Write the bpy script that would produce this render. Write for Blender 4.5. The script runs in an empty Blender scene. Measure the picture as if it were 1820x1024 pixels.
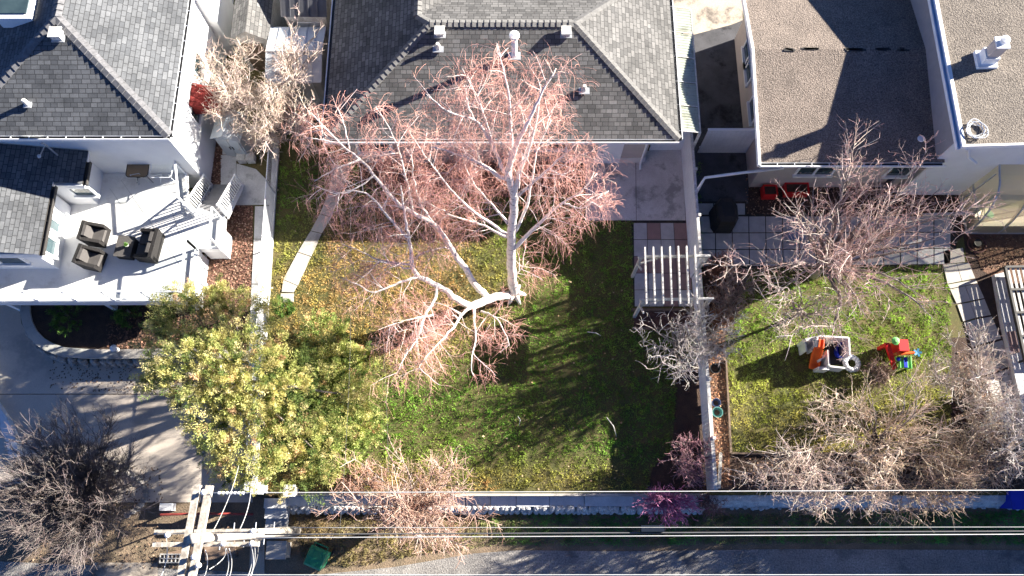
import bpy, math, random
import numpy as np
from mathutils import Vector, Matrix

# ------------------------------------------------------------------ camera, sky, sun, exposure
SC = bpy.context.scene
COL = SC.collection
FPX, CAMH, PITCH = 1415.0, 28.0, math.radians(17.5)
SP, CP = math.sin(PITCH), math.cos(PITCH)
cam = bpy.data.cameras.new('camera')
cam.sensor_width = 36.0
cam.lens = FPX / 1820 * 36
cam.clip_end = 1500
camo = bpy.data.objects.new('camera', cam)
camo.location = (0, 0, CAMH)
camo.rotation_euler = (PITCH, 0, 0)
COL.objects.link(camo)
SC.camera = camo

SUN_EL = math.radians(20.0)
SUN_AZ = math.atan2(0.93, 0.36)                 # clockwise from +Y
W = bpy.data.worlds.new('World')
SC.world = W
W.use_nodes = True
nt = W.node_tree
sky = nt.nodes.new('ShaderNodeTexSky')
sky.sky_type = 'NISHITA'
sky.sun_disc = False
sky.sun_elevation = SUN_EL
sky.sun_rotation = SUN_AZ
sky.air_density = 0.3
sky.dust_density = 0.2
sky.ozone_density = 6.0
nt.links.new(sky.outputs[0], nt.nodes['Background'].inputs[0])
nt.nodes['Background'].inputs[1].default_value = 0.058
sl = bpy.data.lights.new('sun', 'SUN')
sl.energy = 5.0
sl.angle = math.radians(0.5)
sl.color = (1.0, 0.93, 0.82)
so = bpy.data.objects.new('sun', sl)
sv = Vector((math.cos(SUN_EL) * math.sin(SUN_AZ), math.cos(SUN_EL) * math.cos(SUN_AZ), math.sin(SUN_EL)))
so.rotation_euler = (-sv).to_track_quat('-Z', 'Y').to_euler()
so.location = sv * 60
COL.objects.link(so)
SC.view_settings.view_transform = 'Standard'
SC.view_settings.look = 'None'
SC.view_settings.gamma = 1.0
SC.view_settings.use_curve_mapping = False
SC.view_settings.exposure = 2.35

# ------------------------------------------------------------------ helpers
rng = np.random.default_rng(7)
random.seed(7)


def P(x, y, h=0.0):
    """point of the photo (1820 px wide) at height h -> world"""
    u, v = (x - 910) / FPX, (512 - y) / FPX
    d = (u, v * CP + SP, v * SP - CP)
    t = (h - CAMH) / d[2]
    return Vector((d[0] * t, d[1] * t, h))


def on(x, y, f):
    """point of the photo on the surface z = f(X, Y)"""
    z = 3.0
    for _ in range(25):
        q = P(x, y, z)
        z = f(q.x, q.y)
    return P(x, y, z)


def XY(pts, h=0.0):
    return [tuple(P(x, y, h)[:2]) for x, y in pts]


ORG = {}


def tag(o, label=None, cat=None, group=None, kind=None):
    if label: o['label'] = label
    if cat: o['category'] = cat
    if group: o['group'] = group
    if kind: o['kind'] = kind
    return o


def thing(name, label, cat, loc=(0, 0, 0), rz=0.0, group=None, local=False):
    o = bpy.data.objects.new(name, None)
    o.empty_display_size = 0.3
    o.location = loc
    o.rotation_euler = (0, 0, rz)
    COL.objects.link(o)
    tag(o, label, cat, group)
    ORG[o.name] = Vector((0, 0, 0)) if local else Vector(loc)
    return o


def dup(root, loc=None, rz=None, label=None):
    r = root.copy()
    COL.objects.link(r)
    if loc is not None: r.location = loc
    if rz is not None: r.rotation_euler = (0, 0, rz)
    if label: r['label'] = label
    for ch in list(root.children):
        c = ch.copy(); COL.objects.link(c); c.parent = r
        for g in ch.children:
            d = g.copy(); COL.objects.link(d); d.parent = c
    return r


def finish(me, name, m, parent):
    o = bpy.data.objects.new(name, me)
    if m: me.materials.append(m)
    COL.objects.link(o)
    n = len(me.vertices)
    co = np.empty(n * 3, dtype=np.float32)
    me.vertices.foreach_get('co', co)
    co = co.reshape(-1, 3)
    if parent is not None:
        org = ORG[parent.name]
        o.parent = parent
        ORG[o.name] = org
    else:
        mn, mx = co.min(0), co.max(0)
        org = Vector(((mn[0] + mx[0]) / 2, (mn[1] + mx[1]) / 2, mn[2]))
        o.location = org
        ORG[o.name] = org
    co -= np.array(org, dtype=np.float32)
    me.vertices.foreach_set('co', co.ravel())
    me.update()
    return o


class MB:
    def __init__(s):
        s.v, s.f, s.uv = [], [], []

    def face(s, pts, uv=None):
        i = len(s.v)
        s.v += [tuple(p) for p in pts]
        s.f.append(tuple(range(i, i + len(pts))))
        s.uv.append(uv)

    def roof(s, pts, ea, eb):
        """a roof plane with shingle coordinates in metres along / up from the eave ea-eb"""
        ea, eb = Vector(ea), Vector(eb)
        u = (eb - ea).normalized()
        pv = [Vector(p) for p in pts]
        n = (pv[1] - pv[0]).cross(pv[2] - pv[0]).normalized()
        if n.z < 0: pv.reverse(); n = -n
        v = n.cross(u)
        if v.z < 0: v = -v
        s.face(pv, [((p - ea).dot(u), (p - ea).dot(v)) for p in pv])

    def hexa(s, c8):
        i = len(s.v)
        s.v += [tuple(p) for p in c8]
        for q in ((0, 3, 2, 1), (4, 5, 6, 7), (0, 1, 5, 4), (1, 2, 6, 5), (2, 3, 7, 6), (3, 0, 4, 7)):
            s.f.append(tuple(i + k for k in q)); s.uv.append(None)
        return s

    def box(s, c, size, rz=0.0, tx=0.0):
        """box centred at c; optional turn about z"""
        hx, hy, hz = [q / 2 for q in size]
        ca, sa = math.cos(rz), math.sin(rz)
        out = []
        for z in (-hz, hz):
            for x, y in ((-hx, -hy), (hx, -hy), (hx, hy), (-hx, hy)):
                out.append((c[0] + x * ca - y * sa, c[1] + x * sa + y * ca, c[2] + z))
        return s.hexa(out)

    def ab(s, x0, y0, z0, x1, y1, z1):
        return s.box(((x0 + x1) / 2, (y0 + y1) / 2, (z0 + z1) / 2), (x1 - x0, y1 - y0, z1 - z0))

    def beam(s, a, b, w, h, up=(0, 0, 1)):
        a, b = Vector(a), Vector(b)
        d = (b - a).normalized()
        up = Vector(up)
        if abs(d.dot(up)) > 0.98: up = Vector((0, 1, 0))
        r = d.cross(up).normalized() * (w / 2)
        t = r.cross(d).normalized() * (h / 2)
        return s.hexa([a - r - t, a + r - t, b + r - t, b - r - t, a - r + t, a + r + t, b + r + t, b - r + t])

    def prism(s, xy, z0, z1):
        n = len(xy)
        ar = sum(xy[k][0] * xy[(k + 1) % n][1] - xy[(k + 1) % n][0] * xy[k][1] for k in range(n))
        if ar < 0: xy = xy[::-1]
        i = len(s.v)
        s.v += [(x, y, z0) for x, y in xy] + [(x, y, z1) for x, y in xy]
        s.f.append(tuple(range(i + n - 1, i - 1, -1))); s.uv.append(None)
        s.f.append(tuple(range(i + n, i + 2 * n))); s.uv.append(None)
        for k in range(n):
            j = (k + 1) % n
            s.f.append((i + k, i + j, i + n + j, i + n + k)); s.uv.append(None)
        return s

    def sheet(s, xy, z):
        n = len(xy)
        ar = sum(xy[k][0] * xy[(k + 1) % n][1] - xy[(k + 1) % n][0] * xy[k][1] for k in range(n))
        if ar < 0: xy = xy[::-1]
        s.face([(x, y, z) for x, y in xy])
        return s

    def tube(s, pts, r, n=8, cap=True):
        pts = [Vector(p) for p in pts]
        rr = r if isinstance(r, (list, tuple)) else [r] * len(pts)
        i0 = len(s.v)
        ref = None
        for k, p in enumerate(pts):
            d = (pts[min(k + 1, len(pts) - 1)] - pts[max(k - 1, 0)]).normalized()
            if ref is None: ref = Vector((0, 0, 1)) if abs(d.z) < 0.9 else Vector((1, 0, 0))
            a = (ref - d * ref.dot(d)).normalized()
            b = d.cross(a)
            ref = a
            for q in range(n):
                t = 2 * math.pi * q / n
                s.v.append(tuple(p + (a * math.cos(t) + b * math.sin(t)) * rr[k]))
        for k in range(len(pts) - 1):
            for q in range(n):
                q2 = (q + 1) % n
                s.f.append((i0 + k * n + q, i0 + k * n + q2, i0 + (k + 1) * n + q2, i0 + (k + 1) * n + q)); s.uv.append(None)
        if cap:
            s.f.append(tuple(i0 + q for q in range(n - 1, -1, -1))); s.uv.append(None)
            e = i0 + (len(pts) - 1) * n
            s.f.append(tuple(e + q for q in range(n))); s.uv.append(None)
        return s

    def lathe(s, c, prof, n=20, sx=1.0, sy=1.0):
        i0 = len(s.v)
        for r, z in prof:
            for q in range(n):
                t = 2 * math.pi * q / n
                s.v.append((c[0] + r * sx * math.cos(t), c[1] + r * sy * math.sin(t), c[2] + z))
        for k in range(len(prof) - 1):
            for q in range(n):
                q2 = (q + 1) % n
                s.f.append((i0 + k * n + q, i0 + k * n + q2, i0 + (k + 1) * n + q2, i0 + (k + 1) * n + q)); s.uv.append(None)
        s.f.append(tuple(i0 + q for q in range(n - 1, -1, -1))); s.uv.append(None)
        e = i0 + (len(prof) - 1) * n
        s.f.append(tuple(e + q for q in range(n))); s.uv.append(None)
        return s

    def lump(s, c, r, seed=0, squash=0.7, n=7, m=5):
        """a rough stone"""
        R = random.Random(seed)
        prof = []
        i0 = len(s.v)
        for k in range(m + 1):
            ph = math.pi * k / m
            for q in range(n):
                t = 2 * math.pi * q / n
                rr = r * (0.8 + 0.4 * R.random())
                s.v.append((c[0] + rr * math.sin(ph) * math.cos(t), c[1] + rr * math.sin(ph) * math.sin(t), c[2] + rr * squash * math.cos(ph)))
        for k in range(m):
            for q in range(n):
                q2 = (q + 1) % n
                s.f.append((i0 + k * n + q, i0 + (k + 1) * n + q, i0 + (k + 1) * n + q2, i0 + k * n + q2)); s.uv.append(None)
        return s

    def build(s, name, m, parent=None, smooth=False, kind=None):
        me = bpy.data.meshes.new(name)
        me.from_pydata(s.v, [], s.f)
        if any(u is not None for u in s.uv):
            lay = me.uv_layers.new(name='UVMap')
            k = 0
            for fi, f in enumerate(s.f):
                u = s.uv[fi]
                for q in range(len(f)):
                    if u is not None: lay.data[k].uv = u[q]
                    k += 1
        if smooth:
            me.polygons.foreach_set('use_smooth', [True] * len(me.polygons))
        o = finish(me, name, m, parent)
        if kind: o['kind'] = kind
        return o


class NB:
    """numpy mesh collector for twigs, leaves and grass, with a colour per vertex"""
    def __init__(s):
        s.v, s.f3, s.f4, s.c = [], [], [], []
        s.n = 0

    def tubes(s, polys, rad, col, sides=3):
        """polys (N,K,3), rad (N,K), col (3,) or (N,3)"""
        N, K, _ = polys.shape
        if N == 0: return
        d = np.empty_like(polys)
        d[:, 1:-1] = polys[:, 2:] - polys[:, :-2]
        d[:, 0] = polys[:, 1] - polys[:, 0]
        d[:, -1] = polys[:, -1] - polys[:, -2]
        d /= np.linalg.norm(d, axis=2, keepdims=True) + 1e-9
        mean = d.mean(1)
        ref = np.where(np.abs(mean[:, 2:3]) < 0.8, np.array([[0, 0, 1.0]]), np.array([[1.0, 0.3, 0]]))[:, None, :]
        a = ref - d * (ref * d).sum(2, keepdims=True)
        a /= np.linalg.norm(a, axis=2, keepdims=True) + 1e-9
        b = np.cross(d, a)
        th = np.arange(sides) * 2 * np.pi / sides
        ring = a[:, :, None, :] * np.cos(th)[None, None, :, None] + b[:, :, None, :] * np.sin(th)[None, None, :, None]
        v = polys[:, :, None, :] + ring * rad[:, :, None, None]
        idx = np.arange(N * K * sides).reshape(N, K, sides) + s.n
        nx = np.roll(idx, -1, axis=2)
        f = np.stack([idx[:, :-1], nx[:, :-1], nx[:, 1:], idx[:, 1:]], axis=-1).reshape(-1, 4)
        s.v.append(v.reshape(-1, 3)); s.f4.append(f)
        c = np.broadcast_to(np.asarray(col, float).reshape(-1, 1, 3) if np.ndim(col) == 2 else np.asarray(col, float).reshape(1, 1, 3), (N, K * sides, 3))
        s.c.append(c.reshape(-1, 3)); s.n += N * K * sides

    def blades(s, base, tip, width, col, wdir=None):
        """triangles from base (N,3) to tip (N,3)"""
        N = len(base)
        d = tip - base
        if wdir is None: wdir = rng.normal(size=(N, 3))
        w = np.cross(d, wdir)
        w /= np.linalg.norm(w, axis=1, keepdims=True) + 1e-9
        w = w * (np.asarray(width).reshape(-1, 1) / 2)
        v = np.stack([base - w, base + w, tip], axis=1).reshape(-1, 3)
        s.v.append(v); s.f3.append(np.arange(N * 3).reshape(-1, 3) + s.n)
        s.c.append(np.repeat(np.broadcast_to(col, (N, 3)), 3, axis=0)); s.n += 3 * N

    def quads(s, cen, ax, ay, col):
        N = len(cen)
        v = np.stack([cen - ax, cen - ay * 0.9 + ax * 0.1, cen + ax, cen + ay], axis=1).reshape(-1, 3)
        s.v.append(v); s.f4.append(np.arange(N * 4).reshape(-1, 4) + s.n)
        s.c.append(np.repeat(np.broadcast_to(col, (N, 3)), 4, axis=0)); s.n += 4 * N

    def build(s, name, m, parent=None, smooth=False, kind=None):
        v = np.concatenate(s.v).astype(np.float32)
        f4 = np.concatenate(s.f4) if s.f4 else np.zeros((0, 4), int)
        f3 = np.concatenate(s.f3) if s.f3 else np.zeros((0, 3), int)
        me = bpy.data.meshes.new(name)
        me.vertices.add(len(v)); me.vertices.foreach_set('co', v.ravel())
        nl = f4.size + f3.size
        me.loops.add(nl)
        me.loops.foreach_set('vertex_index', np.concatenate([f4.ravel(), f3.ravel()]).astype(np.int32))
        me.polygons.add(len(f4) + len(f3))
        st = np.concatenate([np.arange(len(f4)) * 4, f4.size + np.arange(len(f3)) * 3]).astype(np.int32)
        me.polygons.foreach_set('loop_start', st)
        if smooth:
            me.polygons.foreach_set('use_smooth', np.ones(len(f4) + len(f3), bool))
        c = np.concatenate(s.c)
        at = me.color_attributes.new('Col', 'FLOAT_COLOR', 'POINT')
        at.data.foreach_set('color', np.concatenate([c, np.ones((len(c), 1))], axis=1).astype(np.float32).ravel())
        me.update(calc_edges=True)
        me.validate()
        o = finish(me, name, m, parent)
        if kind: o['kind'] = kind
        return o


# ------------------------------------------------------------------ materials
MATS = {}


def _new(name):
    m = bpy.data.materials.new(name)
    m.use_nodes = True
    t = m.node_tree
    b = t.nodes['Principled BSDF']
    return m, t, b


def ramp_mix(t, fac, c1, c2):
    n = t.nodes.new('ShaderNodeMix'); n.data_type = 'RGBA'
    n.inputs[6].default_value = (*c1, 1); n.inputs[7].default_value = (*c2, 1)
    t.links.new(fac, n.inputs[0])
    return n.outputs[2]


def noise(t, scale, detail=4, rough=0.6, lo=0.3, hi=0.7, vec=None):
    n = t.nodes.new('ShaderNodeTexNoise')
    n.inputs['Scale'].default_value = scale
    n.inputs['Detail'].default_value = detail
    n.inputs['Roughness'].default_value = rough
    if vec is None:
        tc = t.nodes.new('ShaderNodeTexCoord'); vec = tc.outputs['Object']
    t.links.new(vec, n.inputs['Vector'])
    r = t.nodes.new('ShaderNodeMapRange')
    r.inputs[1].default_value = lo; r.inputs[2].default_value = hi
    t.links.new(n.outputs[0], r.inputs[0])
    return r.outputs[0]


def mat(name, c, c2=None, scale=3.0, rough=0.8, metal=0.0, fine=0.0, fscale=40.0, bump=0.0, bscale=30.0, stain=None, sscale=0.6, spec=0.3):
    """two-tone noise, optional fine grain, stains with a shape of their own and bump"""
    if name in MATS: return MATS[name]
    m, t, b = _new(name)
    if c2 is None: c2 = tuple(q * 0.8 for q in c)
    out = ramp_mix(t, noise(t, scale), c, c2)
    if fine:
        f = noise(t, fscale, 2, 0.7, 0.25, 0.75)
        mx = t.nodes.new('ShaderNodeMix'); mx.data_type = 'RGBA'; mx.blend_type = 'MULTIPLY'
        mx.inputs[0].default_value = 1.0
        t.links.new(out, mx.inputs[6])
        t.links.new(ramp_mix(t, f, (1 - fine,) * 3, (1 + fine,) * 3), mx.inputs[7])
        out = mx.outputs[2]
    if stain:
        f = noise(t, sscale, 6, 0.7, 0.52, 0.62)
        mx = t.nodes.new('ShaderNodeMix'); mx.data_type = 'RGBA'
        t.links.new(f, mx.inputs[0]); t.links.new(out, mx.inputs[6])
        mx.inputs[7].default_value = (*stain, 1)
        out = mx.outputs[2]
    t.links.new(out, b.inputs['Base Color'])
    b.inputs['Roughness'].default_value = rough
    b.inputs['Metallic'].default_value = metal
    b.inputs['Specular IOR Level'].default_value = spec
    if bump:
        bn = t.nodes.new('ShaderNodeBump')
        bn.inputs['Strength'].default_value = bump
        bn.inputs['Distance'].default_value = 0.03
        t.links.new(noise(t, bscale, 3, 0.6, 0.2, 0.8), bn.inputs['Height'])
        t.links.new(bn.outputs[0], b.inputs['Normal'])
    MATS[name] = m
    return m


def shingle(name, c1, c2, mortar, bw=0.34, rh=0.155):
    m, t, b = _new(name)
    tc = t.nodes.new('ShaderNodeTexCoord')
    br = t.nodes.new('ShaderNodeTexBrick')
    br.offset = 0.37; br.offset_frequency = 2
    br.squash = 0.72; br.squash_frequency = 3
    br.inputs['Color1'].default_value = (*c1, 1)
    br.inputs['Color2'].default_value = (*c2, 1)
    br.inputs['Mortar'].default_value = (*mortar, 1)
    br.inputs['Scale'].default_value = 1.0
    br.inputs['Mortar Size'].default_value = 0.011
    br.inputs['Mortar Smooth'].default_value = 0.2
    br.inputs['Brick Width'].default_value = bw
    br.inputs['Row Height'].default_value = rh
    t.links.new(tc.outputs['UV'], br.inputs['Vector'])
    mx = t.nodes.new('ShaderNodeMix'); mx.data_type = 'RGBA'; mx.blend_type = 'MULTIPLY'
    mx.inputs[0].default_value = 1.0
    t.links.new(br.outputs[0], mx.inputs[6])
    t.links.new(ramp_mix(t, noise(t, 0.9, 6, 0.7), (0.66,) * 3, (1.22,) * 3), mx.inputs[7])
    mx2 = t.nodes.new('ShaderNodeMix'); mx2.data_type = 'RGBA'; mx2.blend_type = 'MULTIPLY'
    mx2.inputs[0].default_value = 1.0
    t.links.new(mx.outputs[2], mx2.inputs[6])
    t.links.new(ramp_mix(t, noise(t, 45, 2, 0.7), (0.8,) * 3, (1.2,) * 3), mx2.inputs[7])
    t.links.new(mx2.outputs[2], b.inputs['Base Color'])
    b.inputs['Roughness'].default_value = 0.9
    b.inputs['Specular IOR Level'].default_value = 0.2
    bn = t.nodes.new('ShaderNodeBump')
    bn.inputs['Strength'].default_value = 0.0; bn.inputs['Distance'].default_value = 0.01
    inv = t.nodes.new('ShaderNodeMath'); inv.operation = 'SUBTRACT'; inv.inputs[0].default_value = 1.0
    t.links.new(br.outputs['Fac'], inv.inputs[1])
    t.links.new(inv.outputs[0], bn.inputs['Height'])
    t.links.new(bn.outputs[0], b.inputs['Normal'])
    return m


def attr_mat(name, rough=0.85, var=0.2, scale=6.0, trans=0.0):
    m, t, b = _new(name)
    a = t.nodes.new('ShaderNodeAttribute'); a.attribute_name = 'Col'
    mx = t.nodes.new('ShaderNodeMix'); mx.data_type = 'RGBA'; mx.blend_type = 'MULTIPLY'
    mx.inputs[0].default_value = 1.0
    t.links.new(a.outputs[0], mx.inputs[6])
    t.links.new(ramp_mix(t, noise(t, scale), (1 - var,) * 3, (1 + var,) * 3), mx.inputs[7])
    t.links.new(mx.outputs[2], b.inputs['Base Color'])
    b.inputs['Roughness'].default_value = rough
    b.inputs['Specular IOR Level'].default_value = 0.25
    if trans:
        tr = t.nodes.new('ShaderNodeBsdfTranslucent')
        t.links.new(mx.outputs[2], tr.inputs[0])
        ms = t.nodes.new('ShaderNodeMixShader'); ms.inputs[0].default_value = trans
        t.links.new(b.outputs[0], ms.inputs[1]); t.links.new(tr.outputs[0], ms.inputs[2])
        t.links.new(ms.outputs[0], t.nodes['Material Output'].inputs[0])
    return m


def glass(name, tint=(0.85, 0.92, 0.95), refl=0.12, rough=0.03):
    m, t, b = _new(name)
    tr = t.nodes.new('ShaderNodeBsdfTransparent'); tr.inputs[0].default_value = (*tint, 1)
    gl = t.nodes.new('ShaderNodeBsdfGlossy'); gl.inputs['Roughness'].default_value = rough
    ms = t.nodes.new('ShaderNodeMixShader'); ms.inputs[0].default_value = refl
    t.links.new(tr.outputs[0], ms.inputs[1]); t.links.new(gl.outputs[0], ms.inputs[2])
    t.links.new(ms.outputs[0], t.nodes['Material Output'].inputs[0])
    return m


M = {}
M['shingle_main'] = shingle('shingle_main', (0.088, 0.087, 0.086), (0.175, 0.171, 0.167), (0.045, 0.045, 0.045), 0.29, 0.15)
M['shingle_left'] = shingle('shingle_left', (0.085, 0.09, 0.098), (0.15, 0.156, 0.165), (0.04, 0.042, 0.045), 0.30, 0.15)
M['cap_main'] = mat('cap_main', (0.12, 0.118, 0.115), (0.20, 0.196, 0.19), 9, 0.9)
M['cap_left'] = mat('cap_left', (0.11, 0.11, 0.115), (0.19, 0.19, 0.2), 9, 0.9)
M['roof_gravel'] = mat('roof_gravel', (0.225, 0.185, 0.157), (0.16, 0.132, 0.113), 1.3, 0.95, fine=0.75, fscale=22, bump=0.9, bscale=22)
M['roof_gravel_pale'] = mat('roof_gravel_pale', (0.22, 0.19, 0.16), (0.16, 0.138, 0.118), 1.6, 0.95, fine=0.7, fscale=20, bump=0.9, bscale=20)
M['stucco_white'] = mat('stucco_white', (0.72, 0.73, 0.74), (0.66, 0.67, 0.68), 2, 0.9, bump=0.25, bscale=60)
M['stucco_grey'] = mat('stucco_grey', (0.60, 0.57, 0.55), (0.52, 0.50, 0.48), 2, 0.9, bump=0.25, bscale=60)
M['stucco_beige'] = mat('stucco_beige', (0.50, 0.44, 0.40), (0.42, 0.38, 0.35), 2, 0.9, bump=0.25, bscale=60)
M['white_paint'] = mat('white_paint', (0.80, 0.81, 0.82), (0.70, 0.72, 0.74), 3, 0.5)
M['weathered_white'] = mat('weathered_white', (0.62, 0.62, 0.60), (0.40, 0.38, 0.35), 7, 0.8, fine=0.3, fscale=30)
M['dark_metal'] = mat('dark_metal', (0.045, 0.042, 0.04), None, 4, 0.5)
M['black'] = mat('black_fabric', (0.012, 0.012, 0.014), (0.02, 0.02, 0.022), 4, 0.6)
M['galv'] = mat('galvanised', (0.55, 0.57, 0.60), (0.42, 0.44, 0.47), 5, 0.4, metal=0.5)
M['window'] = mat('window_glass', (0.03, 0.05, 0.06), (0.05, 0.08, 0.09), 2, 0.06, spec=0.8)
M['glass'] = glass('clear_glass', (.97, .985, .985), .04)
def poly_sheet():
    m, t, b = _new('polycarbonate')
    tr = t.nodes.new('ShaderNodeBsdfTransparent'); tr.inputs[0].default_value = (.9, .88, .8, 1)
    df = t.nodes.new('ShaderNodeBsdfDiffuse'); df.inputs[0].default_value = (.80, .74, .56, 1)
    tl = t.nodes.new('ShaderNodeBsdfTranslucent'); tl.inputs[0].default_value = (.80, .74, .56, 1)
    gl = t.nodes.new('ShaderNodeBsdfGlossy'); gl.inputs['Roughness'].default_value = .3
    prev = tr
    for sh, f in ((df, .35), (tl, .35), (gl, .06)):
        ms = t.nodes.new('ShaderNodeMixShader'); ms.inputs[0].default_value = f
        t.links.new(prev.outputs[0], ms.inputs[1]); t.links.new(sh.outputs[0], ms.inputs[2]); prev = ms
    t.links.new(prev.outputs[0], t.nodes['Material Output'].inputs[0])
    return m


M['poly'] = poly_sheet()
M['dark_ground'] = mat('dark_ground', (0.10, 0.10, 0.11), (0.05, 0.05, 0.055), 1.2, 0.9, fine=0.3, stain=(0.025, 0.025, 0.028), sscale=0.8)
M['concrete'] = mat('concrete', (0.50, 0.47, 0.42), (0.40, 0.375, 0.34), 1.2, 0.9, fine=0.12, fscale=30, stain=(0.28, 0.26, 0.24), sscale=0.7)
M['concrete_cool'] = mat('concrete_cool', (0.60, 0.60, 0.60), (0.46, 0.46, 0.46), 1.5, 0.9, fine=0.15, fscale=30, stain=(0.30, 0.30, 0.30), sscale=1.0)
M['driveway'] = mat('driveway_concrete', (0.64, 0.56, 0.47), (0.55, 0.48, 0.41), 0.8, 0.9, fine=0.10, fscale=25, stain=(0.43, 0.38, 0.33), sscale=0.5)
M['old_concrete'] = mat('old_concrete', (0.52, 0.45, 0.36), (0.36, 0.31, 0.26), 0.9, 0.9, fine=0.2, fscale=20, stain=(0.16, 0.14, 0.12), sscale=0.8)
M['paver_red'] = mat('paver_red', (0.30, 0.20, 0.19), (0.24, 0.17, 0.16), 4, 0.9, fine=0.2)
M['joint'] = mat('joint_soil', (0.06, 0.055, 0.045), (0.03, 0.03, 0.025), 5, 0.95)
M['soil'] = mat('soil', (0.085, 0.055, 0.04), (0.045, 0.03, 0.024), 3, 0.95, fine=0.4, fscale=35, bump=0.8, bscale=25)
M['mulch'] = mat('mulch', (0.12, 0.065, 0.055), (0.06, 0.035, 0.032), 5, 0.95, fine=0.5, fscale=30, bump=0.9, bscale=25)
M['leafbed'] = mat('leaf_covered_soil', (0.20, 0.11, 0.07), (0.10, 0.06, 0.045), 4, 0.95, fine=0.5, fscale=30, bump=0.9, bscale=25)
M['dirt'] = mat('dirt', (0.26, 0.19, 0.13), (0.15, 0.12, 0.08), 1.5, 0.95, fine=0.35, fscale=25, bump=0.6, bscale=20)
M['lawn'] = mat('lawn_soil', (0.075, 0.085, 0.028), (0.12, 0.095, 0.04), 1.2, 0.95, fine=0.4, fscale=25)
M['alley'] = mat('alley_gravel', (0.33, 0.31, 0.285), (0.19, 0.18, 0.17), 0.7, 0.95, fine=0.5, fscale=18, bump=0.6, bscale=22, stain=(0.13, 0.125, 0.12), sscale=0.55)
M['stone'] = mat('stone', (0.42, 0.40, 0.37), (0.24, 0.225, 0.21), 4, 0.9, fine=0.3, fscale=30, bump=0.8, bscale=12)
M['slab'] = mat('slab_stone', (0.46, 0.47, 0.48), (0.34, 0.35, 0.36), 3, 0.85, fine=0.15)
M['timber'] = mat('timber', (0.20, 0.14, 0.10), (0.12, 0.09, 0.07), 6, 0.9, fine=0.3)
M['pole_wood'] = mat('pole_wood', (0.52, 0.48, 0.42), (0.25, 0.22, 0.185), 7, 0.85, fine=0.35, fscale=25)
M['wicker'] = mat('wicker', (0.02, 0.018, 0.018), (0.012, 0.011, 0.011), 25, 0.7, bump=0.5, bscale=60)
M['cushion'] = mat('cushion_grey', (0.085, 0.08, 0.078), (0.065, 0.06, 0.058), 6, 0.95)
M['deck'] = mat('deck_vinyl', (0.74, 0.735, 0.725), (0.62, 0.615, 0.605), 1.0, 0.7, fine=0.08, fscale=40, stain=(0.55, 0.54, 0.525), sscale=0.9)
M['grass'] = attr_mat('grass_blades', 0.8, 0.25, 1.0, 0.25)
M['leaf'] = attr_mat('leaf', 0.75, 0.2, 3.0, 0.33)
M['twig'] = attr_mat('twig_bark', 0.85, 0.15, 8.0)
M['litter'] = attr_mat('dead_leaf', 0.9, 0.25, 5.0)
M['trunk_bark'] = mat('trunk_bark', (0.30, 0.26, 0.235), (0.17, 0.145, 0.13), 14, 0.95, bump=0.6, bscale=30)

# ================================================================== THE SETTING
LOW = -0.65                                       # level of the alley and driveway below the yards
g = MB(); g.sheet([(-250, -250), (250, -250), (250, 250), (-250, 250)], LOW - 0.01)
g.build('ground', M['dirt'], kind='structure')
curve = [(35, 545), (38, 575), (52, 600), (78, 621), (112, 632), (200, 635), (300, 636), (420, 640), (447, 650), (447, 872)]
SY = P(640, 880, 0).y                            # south edge of the yards
yard = [(-60, P(35, 500).y)] + XY([(35, 500)] + curve) + [(P(447, 880).x, SY), (60, SY), (60, 70), (-60, 70)]
g = MB(); g.prism(yard, LOW - 0.3, 0.0)
g.build('yard_terrace', M['lawn'], kind='structure')


def sheet(name, px, m, z=0.006, label=None):
    b = MB(); b.sheet(XY(px, z), z)
    return b.build(name, m, kind='structure')


def slabs(name, quads, m, z0=-0.02, z1=0.03, gap=0.012, base=True):
    """a run of concrete slabs with open joints, as one paving; quads are pixel polygons"""
    b = MB()
    for q in quads:
        pts = [Vector((*p, 0)) for p in XY(q, z1)]
        c = sum(pts, Vector()) / len(pts)
        b.prism([tuple((p + (c - p).normalized() * gap * 1.4)[:2]) for p in pts], z0, z1)
    return b.build(name, m, kind='structure')


def grid(p00, p10, p11, p01, nx, ny):
    """pixel quad split in nx by ny cells"""
    def at(u, v):
        a = [p00[k] + (p10[k] - p00[k]) * u for k in (0, 1)]
        c = [p01[k] + (p11[k] - p01[k]) * u for k in (0, 1)]
        return tuple(a[k] + (c[k] - a[k]) * v for k in (0, 1))
    return [[at(i / nx, j / ny), at((i + 1) / nx, j / ny), at((i + 1) / nx, (j + 1) / ny), at(i / nx, (j + 1) / ny)] for j in range(ny) for i in range(nx)]


# driveway and alley on the low level
b = MB()
zl = LOW
for q in ([(-160, 500), (34, 500), (34, 545), (38, 575), (52, 600), (78, 621), (112, 634), (112, 700), (-160, 700)],
          [(112, 634), (200, 637), (300, 638), (420, 642), (449, 652), (449, 700), (112, 700)],
          [(-160, 701.5), (449, 701.5), (449, 893), (150, 893), (-160, 840)]):
    b.prism(XY(q, zl + 0.01), zl - 0.1, zl + 0.012)
b.build('driveway', M['driveway'], kind='structure')
b = MB(); b.sheet(XY([(-300, 985), (560, 1022), (700, 1008), (840, 984), (920, 978), (1100, 980), (1400, 976), (1820, 978), (2300, 982), (2300, 1300), (-300, 1300)], zl + 0.006), zl + 0.006)
b.build('alley', M['alley'], kind='structure')
b = MB(); b.sheet(XY([(445, 950), (470, 950), (470, 1120), (440, 1120)], zl + 0.012), zl + 0.012)
b.sheet(XY([(165, 1000), (280, 1000), (280, 1100), (160, 1100)], zl + 0.014), zl + 0.014)
b.build('concrete_apron', M['old_concrete'], kind='structure')

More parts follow.
